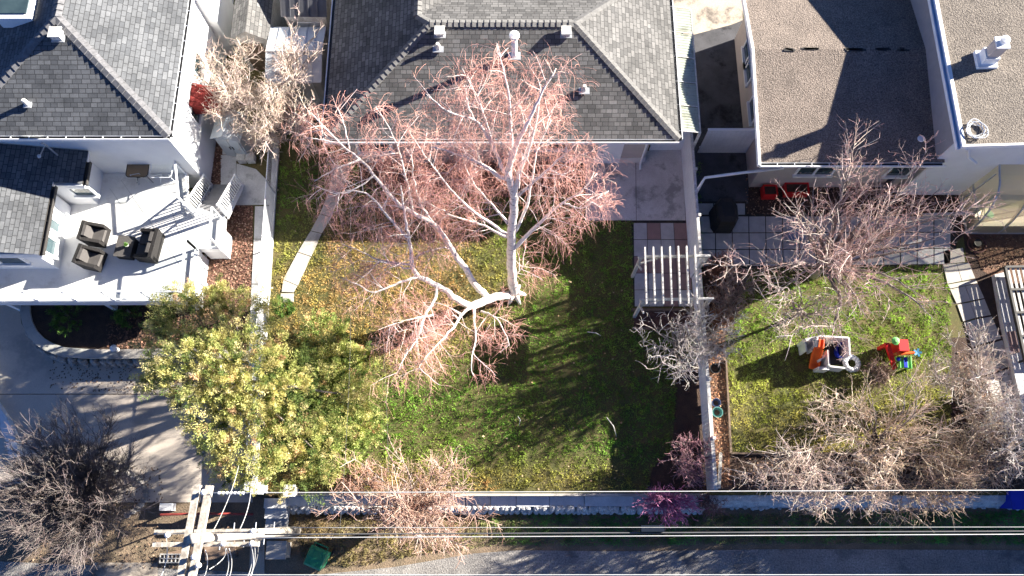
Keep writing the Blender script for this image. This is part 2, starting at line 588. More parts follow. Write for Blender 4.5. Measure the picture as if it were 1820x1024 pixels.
# left side walk, beds
sheet('side_bed', [(365, 170), (420, 170), (418, 365), (450, 365), (448, 540), (350, 545), (352, 440), (372, 365)], M['leafbed'], 0.005)
slabs('side_walk', [[(398, 160), (424, 160), (420, 275), (395, 275)], [(392, 275), (420, 275), (418, 365), (392, 345)],
                    [(420, 290), (455, 300), (480, 325), (482, 364), (418, 365)],
                    [(453, 366), (480, 366), (478, 425), (451, 425)], [(451, 425), (478, 425), (474, 505), (447, 505)], [(447, 505), (474, 505), (470, 575), (443, 575)],
                    [(443, 575), (470, 575), (462, 690), (440, 690)], [(440, 690), (462, 690), (455, 860), (436, 860)]], M['concrete_cool'])
sheet('planter_bed', [(52, 540), (345, 540), (440, 545), (440, 628), (265, 622), (200, 622), (118, 618), (88, 606), (64, 588), (52, 570)], M['soil'], 0.006)

# diagonal path
slabs('garden_path', [[(590, 292), (625, 292), (612, 330), (603, 345), (585, 340)], [(583, 343), (603, 347), (598, 362), (589, 386), (568, 380)],
                      [(568, 380), (589, 386), (572, 415), (552, 410)], [(552, 410), (572, 415), (553, 456), (529, 448)], [(529, 448), (553, 456), (529, 508), (503, 497)],
                      [(503, 497), (529, 508), (522, 520), (500, 519)], [(499, 521), (523, 521), (522, 538), (496, 537)]], M['concrete'])
# patio behind the main house
sheet('patio_subbase', [(1030, 284), (1220, 284), (1230, 545), (1126, 545), (1122, 394), (1030, 394)], M['joint'], 0.006)
slabs('patio', [[(1040, 286), (1130, 286), (1131, 392), (1040, 392)], [(1130, 268), (1213, 266), (1219, 392), (1131, 392)]], M['concrete_cool'])
rows = grid((1126, 396), (1221, 396), (1232, 545), (1128, 545), 4, 5)
redk = (1, 3, 7, 8, 9, 10, 11, 14, 15, 18)
slabs('paver_walk', [q for k, q in enumerate(rows) if k not in redk], M['slab'])
slabs('red_paver_walk', [q for k, q in enumerate(rows) if k in redk], M['paver_red'])
sheet('house_bed', [(640, 288), (1040, 288), (1040, 345), (900, 350), (640, 330)], M['leafbed'], 0.006)
sheet('mulch_bed', [(1126, 552), (1236, 552), (1237, 582), (1126, 582)], M['mulch'], 0.007)
sheet('fence_bed', [(1205, 640), (1249, 640), (1262, 872), (1150, 872), (1160, 830), (1195, 800)], M['soil'], 0.006)
# right yard
sheet('side_yard_floor', [(1222, 20), (1320, 20), (1340, 290), (1330, 300), (1330, 362), (1237, 362)], M['dark_ground'], 0.008)  # stained ground, with the shade between the houses put into its near-black colour
sheet('front_slab', [(1190, -40), (1320, -40), (1320, 36), (1300, 44), (1232, 62), (1190, 62)], M['old_concrete'], 0.014)  # diagonal edge drawn along the low house's cast shadow line
sheet('back_bed', [(1325, 296), (1712, 296), (1716, 415), (1690, 440), (1560, 385), (1325, 385)], M['soil'], 0.006)
sheet('right_patio_base', [(1239, 358), (1326, 358), (1326, 380), (1700, 380), (1700, 470), (1560, 476), (1240, 478)], M['joint'], 0.009)
slabs('right_patio', grid((1240, 361), (1325, 361), (1325, 382), (1241, 382), 3, 1) + grid((1241, 384), (1690, 384), (1690, 470), (1243, 474), 15, 3), M['slab'], gap=0.02)
sheet('leaf_strip', [(1246, 440), (1296, 440), (1330, 480), (1288, 600), (1296, 805), (1302, 870), (1266, 872)], M['leafbed'], 0.008)
sheet('back_border', [(1296, 806), (1820, 806), (2050, 806), (2050, 872), (1302, 872)], M['soil'], 0.006)
sheet('side_border', [(1690, 600), (1690, 806), (2050, 806), (2050, 415), (1712, 415), (1735, 600)], M['soil'], 0.005)
sheet('far_soil', [(1718, 416), (2050, 416), (2050, 500), (1790, 510), (1745, 480)], M['leafbed'], 0.008)
slabs('stepping_path', [[(1676, 446), (1712, 440), (1716, 466), (1678, 470)], [(1676, 470), (1700, 468), (1710, 500), (1684, 505)], [(1700, 468), (1722, 466), (1734, 495), (1710, 500)],
                        [(1684, 506), (1735, 497), (1738, 503), (1688, 513)], [(1688, 514), (1715, 508), (1726, 535), (1700, 540)], [(1715, 508), (1738, 504), (1750, 530), (1726, 535)],
                        [(1701, 541), (1724, 537), (1735, 565), (1712, 572)], [(1724, 537), (1750, 531), (1762, 560), (1735, 565)], [(1713, 573), (1735, 567), (1752, 610), (1728, 618)], [(1735, 567), (1763, 562), (1780, 602), (1752, 610)],
                        [(1728, 620), (1782, 604), (1800, 650), (1748, 668)], [(1748, 670), (1800, 652), (1822, 705), (1770, 725)], [(1770, 727), (1822, 707), (1850, 770), (1800, 790)]], M['concrete'])

# ================================================================== MAIN HOUSE
K = 0.418                                        # roof pitch
EX0, EX1, EY, EZ = -6.63, 5.91, 13.48, 2.75      # eaves
RZ, RY, RX0, RX1 = 4.30, 17.17, -2.86, 2.19
house = thing('house', 'grey shingled house with hip roof behind the white birch', 'house', ((EX0 + EX1) / 2, EY + 4, 0))
NYE = RY + (RY - EY)
A = (EX0 + 3.3, RY + 0.42, EZ + 3.3 * K)
V0 = (A[0] + 3.3, A[1] + 3.3, EZ)
FAR = 29.0
sw, se, ne = (EX0, EY, EZ), (EX1, EY, EZ), (EX1, NYE, EZ)
rw, re = (RX0, RY, RZ), (RX1, RY, RZ)
r = MB()
r.roof([sw, se, re, rw], sw, se)
r.roof([se, ne, re], se, ne)
r.roof([re, ne, V0, A, rw], ne, V0)
wfar, rfar = (EX0, FAR, EZ), (A[0], FAR, A[2])
r.roof([sw, rw, A, rfar, wfar], wfar, sw)
r.roof([A, V0, (V0[0], FAR, EZ), rfar], V0, (V0[0], FAR, EZ))
roof = r.build('roof', M['shingle_main'], house)
r = MB(); r.face([(EX0 + .02, EY + .02, EZ - .03), (EX1 - .02, EY + .02, EZ - .03), (EX1 - .02, NYE, EZ - .03), (V0[0], NYE, EZ - .03), (V0[0], FAR, EZ - .03), (EX0 + .02, FAR, EZ - .03)])
r.build('soffit', M['white_paint'], roof)


def caps(name, lines, m, parent, w=0.15, step=0.21):
    """overlapping ridge shingles along hips and ridges"""
    b = MB()
    for a, e in lines:
        a, e = Vector(a), Vector(e)
        L = (e - a).length; d = (e - a) / L
        side = d.cross(Vector((0, 0, 1))).normalized()
        dn = Vector((0, 0, -1)) * (K * w * (0.75 if abs(d.z) > 0.05 else 1.0))
        n = int(L / step)
        for i in range(n):
            p = a + d * (i * L / n); q = a + d * ((i + 1) * L / n + 0.03)
            up0 = Vector((0, 0, 0.048)); up1 = Vector((0, 0, 0.018))
            for s in (-1, 1):
                b.face([p + up0, q + up1, q + side * s * w + dn + up1, p + side * s * w + dn + up0])
                b.face([p + up0, p + side * s * w + dn + up0, p + side * s * w + dn + Vector((0, 0, -.02)), p])
    return b.build(name, m, parent)


caps('ridge_cap', [(sw, rw), (se, re), (rw, re), (ne, re), (A, rw), (A, rfar)], M['cap_main'], roof)


def gutter(name, a, e, m_dark, parent, out, m_edge=None, hang=0.6, drop=0.14):
    """an open gutter: dark trough, pale outer lip and back board, hangers across"""
    a, e, out = Vector(a), Vector(e), Vector(out)
    dz = Vector((0, 0, -drop / 2))
    tr = MB(); tr.beam(a + out * 0.055 + dz * 1.3, e + out * 0.055 + dz * 1.3, 0.10, 0.05)
    o = tr.build(name, m_dark, parent)
    lp = MB()
    lp.beam(a + out * 0.12 + dz, e + out * 0.12 + dz, 0.025, drop)
    lp.beam(a + dz + out * -0.008, e + dz + out * -0.008, 0.02, drop)
    L = (e - a).length; d = (e - a).normalized()
    if hang:
        for i in range(1, int(L / hang)):
            c = a + d * i * hang
            lp.beam(c + dz * 0.4, c + out * 0.125 + dz * 0.4, 0.025, 0.02)
    lp.build('gutter_lip', m_edge or M['white_paint'], o)
    return o


gutter('gutter', sw, se, M['dark_metal'], house, (0, -1, 0), hang=0)
gutter('gutter', se, (EX1, FAR, EZ), M['dark_metal'], house, (1, 0, 0), hang=0)
gutter('gutter', (EX0, FAR, EZ), sw, M['dark_metal'], house, (-1, 0, 0), hang=0)
WX0, WX1, WY = -6.1, 5.1, 13.95
w = MB(); w.prism([(WX0, WY), (WX1, WY), (WX1, 20.4), (V0[0] - .5, 20.4), (V0[0] - .5, FAR), (WX0, FAR)], -0.05, EZ - 0.05)
w.build('wall', M['stucco_beige'], house)
w = MB(); w.ab(WX0 - .03, WY - .03, -0.04, WX1 + .03, WY + .2, 0.42)
w.build('foundation', M['stucco_grey'], house)


def window(parent, c, wd, ht, axis, fr=0.07, pr=0.05, panes=1, glassm=None):
    """axis 's' faces -Y, 'e' faces +X, 'w' faces -X; c on the wall face, mid window"""
    f = MB(); p = MB()
    X, Y, Z = c
    def bar(u0, u1, z0, z1, o0, o1, mb):
        if axis == 's': mb.ab(X + u0, Y - o1, Z + z0, X + u1, Y - o0, Z + z1)
        elif axis == 'e': mb.ab(X + o0, Y + u0, Z + z0, X + o1, Y + u1, Z + z1)
        else: mb.ab(X - o1, Y + u0, Z + z0, X - o0, Y + u1, Z + z1)
    hw, hh = wd / 2, ht / 2
    bar(-hw, hw, hh - fr, hh, -.02, pr, f); bar(-hw - .03, hw + .03, -hh - .03, -hh + fr, -.02, pr + .06, f)
    bar(-hw, -hw + fr, -hh + fr, hh - fr, -.02, pr, f); bar(hw - fr, hw, -hh + fr, hh - fr, -.02, pr, f)
    for k in range(1, panes):
        u = -hw + wd * k / panes
        bar(u - fr / 2, u + fr / 2, -hh + fr, hh - fr, -.02, pr, f)
    o = f.build('window', M['white_paint'], parent)
    bar(-hw + .02, hw - .02, -hh + .02, hh - .02, -.015, 0.02, p)
    p.build('pane', glassm or M['window'], o)
    return o


window(house, (-5.1, WY, 1.55), 1.35, 1.35, 's', 0.1, 0.12)
window(house, (-2.55, WY, 1.75), 0.62, 0.55, 's')
window(house, (-1.75, WY, 1.75), 0.62, 0.55, 's')
window(house, (1.3, WY, 1.6), 1.5, 1.0, 's', panes=2)
window(house, (WX1, 16.0, 1.6), 1.0, 0.9, 'e')
d = MB(); d.tube([(4.95, EY - .06, EZ - .15), (4.95, WY - .12, 2.35), (4.95, WY - .12, 0.15), (4.95, WY - .35, 0.06)], 0.04, 8)
d.build('downspout', M['white_paint'], house, True)
df = MB(); df.ab(3.2, WY - .05, 0.02, 4.15, WY + .02, 2.05)
dob = df.build('door', M['white_paint'], house)
dh = MB(); dh.tube([(3.32, WY - .09, 1.0), (3.42, WY - .09, 1.0)], 0.02, 6); dh.build('handle', M['galv'], dob)

zroof = lambda X, Y: min(EZ + K * (Y - EY), RZ)
for k, (px, py, lab) in enumerate([(782, 60, 0), (779, 86, 1), (1006, 60, 2), (1038, 160, 3)]):
    q = on(px, py, zroof)
    low = k in (1, 3)
    t = MB(); s = 0.27 if not low else 0.24
    t.box((q.x, q.y, q.z + 0.02), (s + .14, s + .12, 0.03))
    o = t.build('roof_vent', M['galv'], house)
    v = MB()
    if not low:
        v.prism([(q.x - s / 2, q.y - s / 2), (q.x + s / 2, q.y - s / 2), (q.x + s / 2, q.y + s / 2), (q.x - s / 2, q.y + s / 2)], q.z + .02, q.z + .18)
        v.box((q.x, q.y, q.z + .20), (s + .08, s + .08, .04))
    else:
        v.lathe((q.x, q.y, q.z), [(s * .48, 0), (s * .40, .12), (s * .28, .2), (s * .28, .28)], 12)
    v.build('vent_hood', M['weathered_white'], o)
q = on(914, 98, zroof)
v = MB(); v.box((q.x, q.y, q.z + .03), (.45, .42, .03)); o = v.build('flue_pipe', M['galv'], house)
v = MB(); v.lathe((q.x, q.y, q.z), [(.16, 0), (.10, .12), (.10, 1.02)], 16); v.build('pipe', M['white_paint'], o, True)
v = MB(); v.lathe((q.x, q.y, q.z + 1.0), [(.10, 0), (.15, .03), (.15, .10), (.18, .13), (.17, .19), (.05, .22)], 18); v.build('cap', M['white_paint'], o)

# fibreglass awning along the east wall: a part of the house
M['fibreglass'] = mat('fibreglass_panel', (0.36, 0.40, 0.34), (0.28, 0.31, 0.26), 1.5, 0.6, stain=(0.20, 0.21, 0.17), sscale=1.2)
aw = MB()
ys = [P(1240, y, 2.55).y for y in (16, 60, 104, 148, 190, 236)]
x0, x1 = 5.95, P(1240, 190, 2.52).x
for i in range(5):
    yb, ya = ys[i + 1] + .02, ys[i] - .02
    n = 9
    for k in range(n):
        u0, u1 = ya + (yb - ya) * k / n, ya + (yb - ya) * (k + 1) / n
        um = (u0 + u1) / 2
        aw.face([(x0, u0, 2.66), (x1, u0, 2.52), (x1, um, 2.55), (x0, um, 2.69)])
        aw.face([(x0, um, 2.69), (x1, um, 2.55), (x1, u1, 2.52), (x0, u1, 2.66)])
awo = aw.build('awning', M['fibreglass'], house)
fr = MB()
for y in ys: fr.beam((x0, y, 2.70), (x1, y, 2.56), 0.025, 0.03)
fr.beam((x1 + .03, ys[0], 2.51), (x1 + .03, ys[-1], 2.51), 0.04, 0.06)
for y in (ys[0], ys[2], ys[-1]): fr.beam((x1, y, 0), (x1, y, 2.48), 0.08, 0.08)
fr.build('awning_frame', M['weathered_white'], awo)

# ================================================================== LEFT HOUSE
LZ = 4.8
le = P(300, 241, LZ)                             # south-east eave corner
LEX, LEY = le.x, le.y
zz = LZ
for _ in range(60):                              # ridge end where both hips are at 45 degrees
    q = P(97, 40, zz)
    kk = 0.42
    zz = zz * 0.7 + 0.3 * (LZ + kk * (LEX - q.x))
LRX = P(97, 40, zz).x; LRZ = zz; LRY = LEY + (LEX - LRX)
LWX = 2 * LRX - LEX
lh = thing('house', 'white stucco house with dark hip roof and a big white deck', 'house', (LRX, LEY + 6, 0))
r = MB()
cse, csw, apx = (LEX, LEY, LZ), (LWX, LEY, LZ), (LRX, LRY, LRZ)
rf = (LRX, FAR, LRZ); ef = (LEX, FAR, LZ); wf = (LWX, FAR, LZ)
r.roof([csw, cse, apx], csw, cse)
r.roof([cse, ef, rf, apx], cse, ef)
r.roof([csw, apx, rf, wf], wf, csw)
lroof = r.build('roof', M['shingle_left'], lh)
r = MB(); r.face([(LWX, LEY + .02, LZ - .03), (LEX - .02, LEY + .02, LZ - .03), (LEX - .02, FAR, LZ - .03), (LWX, FAR, LZ - .03)]); r.build('soffit', M['white_paint'], lroof)
caps('ridge_cap', [(cse, apx), (csw, apx), (apx, rf)], M['cap_left'], lroof, 0.17, 0.24)
gutter('gutter', csw, cse, M['dark_metal'], lh, (0, -1, 0))
gutter('gutter', cse, ef, M['dark_metal'], lh, (1, 0, 0))
LWY, LWE = LEY + 0.35, LEX - 0.42
w = MB(); w.prism([(LWX + .4, LWY), (LWE, LWY), (LWE, FAR), (LWX + .4, FAR)], -0.05, LZ - .05)
lw = w.build('wall', M['stucco_white'], lh)
w = MB(); w.ab(LWE - .02, P(392, 75).y - .6, 0, LWE + .35, P(392, 75).y + 1.2, 4.1); w.build('wall_projection', M['stucco_white'], lw)
window(lh, (LWE, P(380, 120, 2.4).y, 2.5), 0.9, 0.8, 'e')
window(lh, (LWE, P(360, 215, 1.6).y, 2.2), 0.7, 0.9, 'e')
zl_ = lambda X, Y: LZ + (LRZ - LZ) * min(1, max(0, (Y - LEY) / (LRY - LEY)))
for px, py, s in ((105, 66, .31), (50, 186, .16)):
    q = on(px, py, zl_)
    v = MB(); v.box((q.x, q.y, q.z + .02), (s + .1, s + .1, .03)); o = v.build('roof_vent', M['galv'], lh)
    v = MB()
    if s > .3:
        v.box((q.x, q.y, q.z + .14), (s, s, .22)); v.box((q.x, q.y, q.z + .27), (s + .08, s + .08, .04))
    else: v.lathe((q.x, q.y, q.z), [(.09, 0), (.07, .28), (.05, .3)], 12)
    v.build('vent_hood', M['weathered_white'], o)
# skylight on the west slope
q = P(36, 16, LRZ - .55)
v = MB(); v.box((q.x, q.y + .1, q.z), (1.2, 1.3, .5)); o = v.build('skylight', M['white_paint'], lh)
v = MB(); v.box((q.x - .05, q.y + .15, q.z + .27), (.95, 1.05, .05)); v.build('pane', M['window'], o)

# low wing on the deck, stepped plan, gentle roof falling to the east
DZ = 1.3                                         # deck level
kw = 0.2; WZ = 3.15; WE = -23
wA = P(160, 250, WZ).x; wB = P(85, 400, WZ).x
yA0 = P(120, 327, WZ).y; yB0 = P(80, 456, WZ).y
yN = LEY + .3
wing = MB()
wing.roof([(wA, yA0, WZ), (wA, yN, WZ), (WE, yN, WZ + kw * (wA - WE)), (WE, yA0, WZ + kw * (wA - WE))], (wA, yA0, WZ), (wA, yN, WZ))
zB = WZ + kw * (wA - wB)
wing.roof([(wB, yB0, zB), (wB, yA0, zB), (WE, yA0, WZ + kw * (wA - WE)), (WE, yB0, WZ + kw * (wA - WE))], (wB, yB0, zB), (wB, yA0, zB))
wr = wing.build('wing_roof', M['shingle_left'], lh)
for a, e, o_ in (((wA, yA0, WZ), (wA, yN - .4, WZ), (1, 0, 0)), ((wB, yB0, zB), (wB, yA0 - .15, zB), (1, 0, 0))):
    gutter('wing_gutter', a, e, M['dark_metal'], lh, o_, M['dark_metal'])
w = MB()
w.prism([(WE, yB0 + .2), (wB - .45, yB0 + .2), (wB - .45, yA0 - .02), (WE, yA0 - .02)], 0, WZ - .08)
w.prism([(WE, yA0 + .05), (wA - .38, yA0 + .05), (wA - .38, yN + .3), (WE, yN + .3)], 0, WZ - .15)
for X, Y0, Y1, z in ((wB - .2, yB0, yA0, zB), (wA - .18, yA0, yN, WZ)): w.ab(X - .3, Y0 + .03, z - .14, X + .18, Y1, z - .05)
w.ab(wB - .3, yA0 - .05, WZ - .25, wA - .02, yA0 + .04, WZ - .02)
w.ab(WE, yB0 + .02, WZ - .2, wB, yB0 + .12, zB - .03)
ww = w.build('wing_wall', M['stucco_white'], lh)
window(ww, (wB - .45, P(88, 415, DZ + 1.0).y, DZ + 1.0), .7, 1.0, 'e') if False else None
window(lh, (wB - .45, yB0 + .75, DZ + 1.0), .65, 1.1, 'e')
window(lh, (wB - .45, yB0 + 1.6, DZ + 1.0), .65, 1.1, 'e')
dd = MB(); dd.ab(wB - .46, yA0 - .95, DZ + .02, wB - .41, yA0 - .1, DZ + 2.0); dd.build('door', M['white_paint'], lh)
window(lh, (wB + .55, yA0 + .05, DZ + 1.15), .8, .7, 's')
window(lh, (wB - 1.6, yB0 + .2, DZ + 1.05), 1.0, .9, 's')
window(lh, (wB - 3.0, yB0 + .2, DZ + 1.05), 1.0, .9, 's')

# deck with solid rim
dx = [(-30, P(0, 536, DZ).y)] + XY([(345, 536), (351, 441), (391, 441), (396, 384), (360, 372), (335, 372), (334, 285)], DZ)
dx = dx + [(dx[-1][0], LWY - .01), (-30, LWY - .01)]
dk = MB(); dk.prism(dx, DZ - .06, DZ)
deck = thing('deck', 'raised white vinyl deck with glass railing and wicker furniture on it', 'deck', (-14, 9, LOW))
dko = dk.build('floor', M['deck'], deck)
sm = MB()
M['seam'] = mat('deck_seam', (0.40, 0.40, 0.41), None, 3, 0.8)
for x0_, y0_, x1_, y1_ in ((215, 320, 340, 500), (195, 335, 230, 385), (305, 372, 322, 425), (300, 520, 345, 532)):
    a, e = P(x0_, y0_, DZ + .004), P(x1_, y1_, DZ + .004)
    sm.beam(a, e, 0.012, 0.004)
sm.build('seam', M['seam'], dko)
ys_ = dx[0][1]
fs = MB()
ring = [Vector((x, y, DZ)) for x, y in dx[:7]]
for i in range(6):
    a, e = ring[i], ring[i + 1]
    if i == 4: continue
    fs.beam(a + Vector((0, 0, -.16)), e + Vector((0, 0, -.16)), .07, .34)
fs.build('fascia', M['white_paint'], deck)
sk = MB()                                        # walls under the deck, garage front set back
sk.ab(-30, ys_ + 0.9, LOW, P(345, 536, DZ).x - .1, ys_ + 1.05, DZ - .1)
xe = P(347, 490, DZ).x - .1
sk.ab(xe - .12, ys_ + .1, 0, xe, P(351, 441, DZ).y, DZ - .1)
xl = P(392, 412, DZ)
sk.ab(P(352, 441, DZ).x, P(370, 439, DZ).y, 0, xl.x - .02, P(370, 400, DZ).y, DZ - .08)
sk.build('skirt_wall', M['stucco_white'], deck)
for X in (-22, -18, -14.5, xe - .2):
    pp = MB(); pp.ab(X - .08, ys_ + .05, LOW, X + .08, ys_ + .21, DZ - .06)
    pp.build('support_post', M['white_paint'], deck)


def railing(parent, pts, h=1.0, solid=0.28):
    spots = []; 
    for a, e in zip(pts[:-1], pts[1:]):
        a, e = Vector(a), Vector(e)
        rails = MB(); gl = MB()
        L = (e - a).length; n = max(1, round(L / 1.35))
        for i in range(n + 1):
            q = a + (e - a) * i / n
            if all((q - w_).length > .2 for w_ in spots): spots.append(q)
        up = Vector((0, 0, h))
        rails.beam(a + up, e + up, .06, .045)
        rails.beam(a + Vector((0, 0, .09)), e + Vector((0, 0, .09)), .04, .04)
        d = (e - a).normalized() * .04
        gl.beam(a + d + Vector((0, 0, h / 2 + .04)), e - d + Vector((0, 0, h / 2 + .04)), .01, h - .16)
        o = rails.build('railing', M['white_paint'], parent)
        gl.build('railing_glass', M['glass'], o)
    for q in spots:
        po = MB(); po.ab(q.x - .03, q.y - .03, q.z, q.x + .03, q.y + .03, q.z + h)
        po.build('railing_post', M['white_paint'], parent)


def up(px, py): return tuple(P(px, py, DZ))


railing(deck, [(-30, ys_ + .06, DZ), (P(343, 535, DZ).x - .06, ys_ + .06, DZ), tuple(P(349, 443, DZ))])
railing(deck, [tuple(P(349, 443, DZ)), tuple(P(390, 440, DZ)), tuple(P(394, 388, DZ))])
railing(deck, [(P(334, 285, DZ).x, LWY - .05, DZ), tuple(P(337, 372, DZ))])
# gate standing half open at the stair head
gt = MB(); a = P(337, 374, DZ); e = P(356, 384, DZ)
gt.beam(a + Vector((0, 0, .95)), e + Vector((0, 0, .95)), .045, .045); gt.beam(a + Vector((0, 0, .1)), e + Vector((0, 0, .1)), .045, .045)
for i in range(6):
    q = a + (e - a) * i / 5
    gt.ab(q.x - .015, q.y - .015, q.z + .1, q.x + .015, q.y + .015, q.z + .95)
gt.build('gate', M['white_paint'], deck)
# stair running north from the landing
st = thing('deck_stair', 'grey stair with white slatted handrails down from the deck', 'stairs', P(385, 350, 0))
n = 7
T0, T1 = P(377, 382, DZ), P(396, 331, 0)
T0b, T1b = P(345, 380, DZ), P(366, 333, 0)
tr = MB()
for i in range(n):
    f0 = i / n; f1 = (i + 1) / n
    z = DZ * (1 - f1)
    yy0 = T0.y + (T1.y + 0.0 - T0.y) * f0; yy1 = T0.y + (T1.y - T0.y) * f1
    tr.ab(T0b.x + .05, yy0 - .01, z + .05, T0.x + .5, yy1 + .03, z + .09)
    tr.ab(T0b.x + .05, yy0 - .01, z - .08, T0.x + .5, yy0 + .02, z + .05)
tr.build('tread', mat('tread_grey', (.22, .22, .23), None, 6, .8), st)
for X in (T0b.x + .02, T0.x + .53):
    s_ = MB(); a = Vector((X, T0.y - .02, DZ)); e = Vector((X, T1.y, 0.02))
    s_.beam(a + Vector((0, 0, -.08)), e + Vector((0, 0, .05)), .04, .24); s_.build('stringer', M['white_paint'], st)
    hr = MB()
    hr.beam(a + Vector((0, 0, .95)), e + Vector((0, 0, .95)), .05, .05); hr.beam(a + Vector((0, 0, .12)), e + Vector((0, 0, .12)), .04, .04)
    hr.beam(e, e + Vector((0, 0, 1.0)), .07, .07); hr.beam(a, a + Vector((0, 0, 1.0)), .07, .07)
    for i in range(1, 14):
        q = a + (e - a) * i / 14
        hr.ab(q.x - .014, q.y - .018, q.z + .12, q.x + .014, q.y + .018, q.z + .95)
    hr.build('handrail', M['white_paint'], st)

# red canvas awning over the side door of the left house
ra = MB()
z0 = 2.35
pts = [P(356, 153, z0 + .5), P(405, 163, z0), P(404, 183, z0), P(358, 170, z0 + .5)]
x_in = LWE + .02
ra.face([(x_in, pts[1].y + .1, z0 + .45), (x_in + .95, pts[1].y + .1, z0), (x_in + .95, pts[2].y - .35, z0), (x_in, pts[2].y - .35, z0 + .45)])
ra.face([(x_in + .95, pts[1].y + .1, z0), (x_in + .95, pts[2].y - .35, z0), (x_in + .95, pts[2].y - .35, z0 - .2), (x_in + .95, pts[1].y + .1, z0 - .2)])
ra.face([(x_in, pts[2].y - .35, z0 + .45), (x_in + .95, pts[2].y - .35, z0), (x_in + .95, pts[2].y - .35, z0 - .2), (x_in, pts[2].y - .35, z0 - .2)])
rao = ra.build('door_awning', mat('red_canvas', (.15, .014, .011), (.10, .009, .008), 5, .8), lh)
# satellite dish on the wing roof
q = P(86, 262, 3.9)
sd = thing('satellite_dish', 'white satellite dish on the dark low wing roof under the eave', 'dish', q)
s_ = MB(); s_.tube([(q.x, q.y, 3.3), (q.x, q.y, 4.2), (q.x, q.y - .1, 4.35)], .03, 8); s_.build('mast', M['galv'], sd)
s_ = MB(); R_ = .48
for k in range(20):
    for j in range(4):
        t0_, t1_ = 2 * math.pi * k / 20, 2 * math.pi * (k + 1) / 20
        r0_, r1_ = R_ * j / 4, R_ * (j + 1) / 4
        f = lambda rr, t: (q.x + rr * math.cos(t), q.y + .1 - rr * math.sin(t) * .45 - .25 * rr * rr, 4.45 + rr * math.sin(t) * .88 + .35 * rr * rr)
        s_.face([f(r0_, t0_), f(r1_, t0_), f(r1_, t1_), f(r0_, t1_)])
s_.build('reflector', M['white_paint'], sd)
s_ = MB(); s_.tube([(q.x, q.y, 4.1), (q.x, q.y - .5, 4.25)], .015, 6); s_.lump((q.x, q.y - .52, 4.28), .07, 3); s_.build('feed_arm', M['galv'], sd)

# ================================================================== RIGHT HOUSE (low) AND THE HIGHER ONE BESIDE IT
rs = P(1351, 289, 3.0); RSX, RSY = rs.x, rs.y
kr = 0.13
zr = 3.5
for _ in range(30):
    q = P(1500, 88, zr); zr = 3.0 + kr * (q.y - RSY)
RRY, RRZ = q.y, zr
UX = P(1684, 150, 3.3).x + .0                    # foot of the taller house's west wall on the low roof
rh = thing('house', 'low house with brown gravel roof beside the concrete strip', 'house', ((RSX + UX) / 2, RSY + 4, 0))
r = MB()
yfar = 19.9
UZ = 4.55
UXe = P(1712, 280, UZ).x
r.roof([(RSX, RSY, 3.0), (UXe + .3, RSY, 3.0), (UXe + .3, RRY, RRZ), (RSX, RRY, RRZ)], (RSX, RSY, 3.0), (UXe, RSY, 3.0))
r.roof([(RSX, RRY, RRZ), (UXe + .3, RRY, RRZ), (UXe + .3, yfar, 3.0), (RSX, yfar, 3.0)], (UXe, yfar, 3.0), (RSX, yfar, 3.0))
rro = r.build('roof', M['roof_gravel'], rh)
cr = MB()
R_ = random.Random(5)
for x0_, x1_ in ((1392, 1410), (1428, 1452), (1500, 1535), (1560, 1580), (1598, 1612)):
    for k in range(3):
        a = P(x0_ + R_.uniform(-5, 5), 88 + R_.uniform(-2, 2), RRZ + .012); e = P(x1_ + R_.uniform(-5, 5), 88 + R_.uniform(-2, 2), RRZ + .012)
        cr.beam(a, e, .05 + .04 * R_.random(), .012)
cr.build('tar_seam', M['dark_metal'], rro)
gutter('gutter', (RSX, RSY, 3.0), (UXe + .25, RSY, 3.0), M['dark_metal'], rh, (0, -1, 0), M['white_paint'])
fb = MB()
for (ya, za), (yb, zb) in (((RSY - .1, 3.0), (RRY, RRZ)), ((RRY, RRZ), (yfar, 3.0))):
    fb.beam((RSX - .03, ya, za - .06), (RSX - .03, yb, zb - .06), .09, .2)
fb.beam((RSX, RSY - .16, 3.0), (UXe + .3, RSY - .16, 3.0), .03, .1)
fb.build('fascia', M['white_paint'], rh)
RWX, RWY = RSX + .5, RSY + .45
w = MB(); w.prism([(RWX, RWY), (UXe + .2, RWY), (UXe + .2, yfar - .4), (RWX, yfar - .4)], 0, 2.95)
w.build('wall', M['stucco_beige'], rh)
w = MB(); w.face([(RSX, RSY, 2.93), (UXe, RSY, 2.93), (UXe, RWY, 2.93), (RSX, RWY, 2.93)][::-1]); w.face([(RSX, RSY, 2.93), (RWX, RSY, 2.93), (RWX, yfar, 2.93), (RSX, yfar, 2.93)]); w.build('soffit', M['white_paint'], rh)
for py in (95, 125, 195): window(rh, (RWX, P(1318, py, 1.4).y, 1.5), 1.0, .9, 'w')
window(rh, (P(1450, 300, 1.5).x, RWY, 1.6), 1.4, 1.0, 's', panes=2)
window(rh, (P(1600, 300, 1.5).x, RWY, 1.5), .9, 1.0, 's')
v = on(1637, 247, lambda X, Y: 3.0 + kr * (Y - RSY))
vv = MB(); vv.lathe(v, [(.13, 0), (.12, .05), (.04, .07)], 14); vv.build('roof_vent', M['white_paint'], rh)

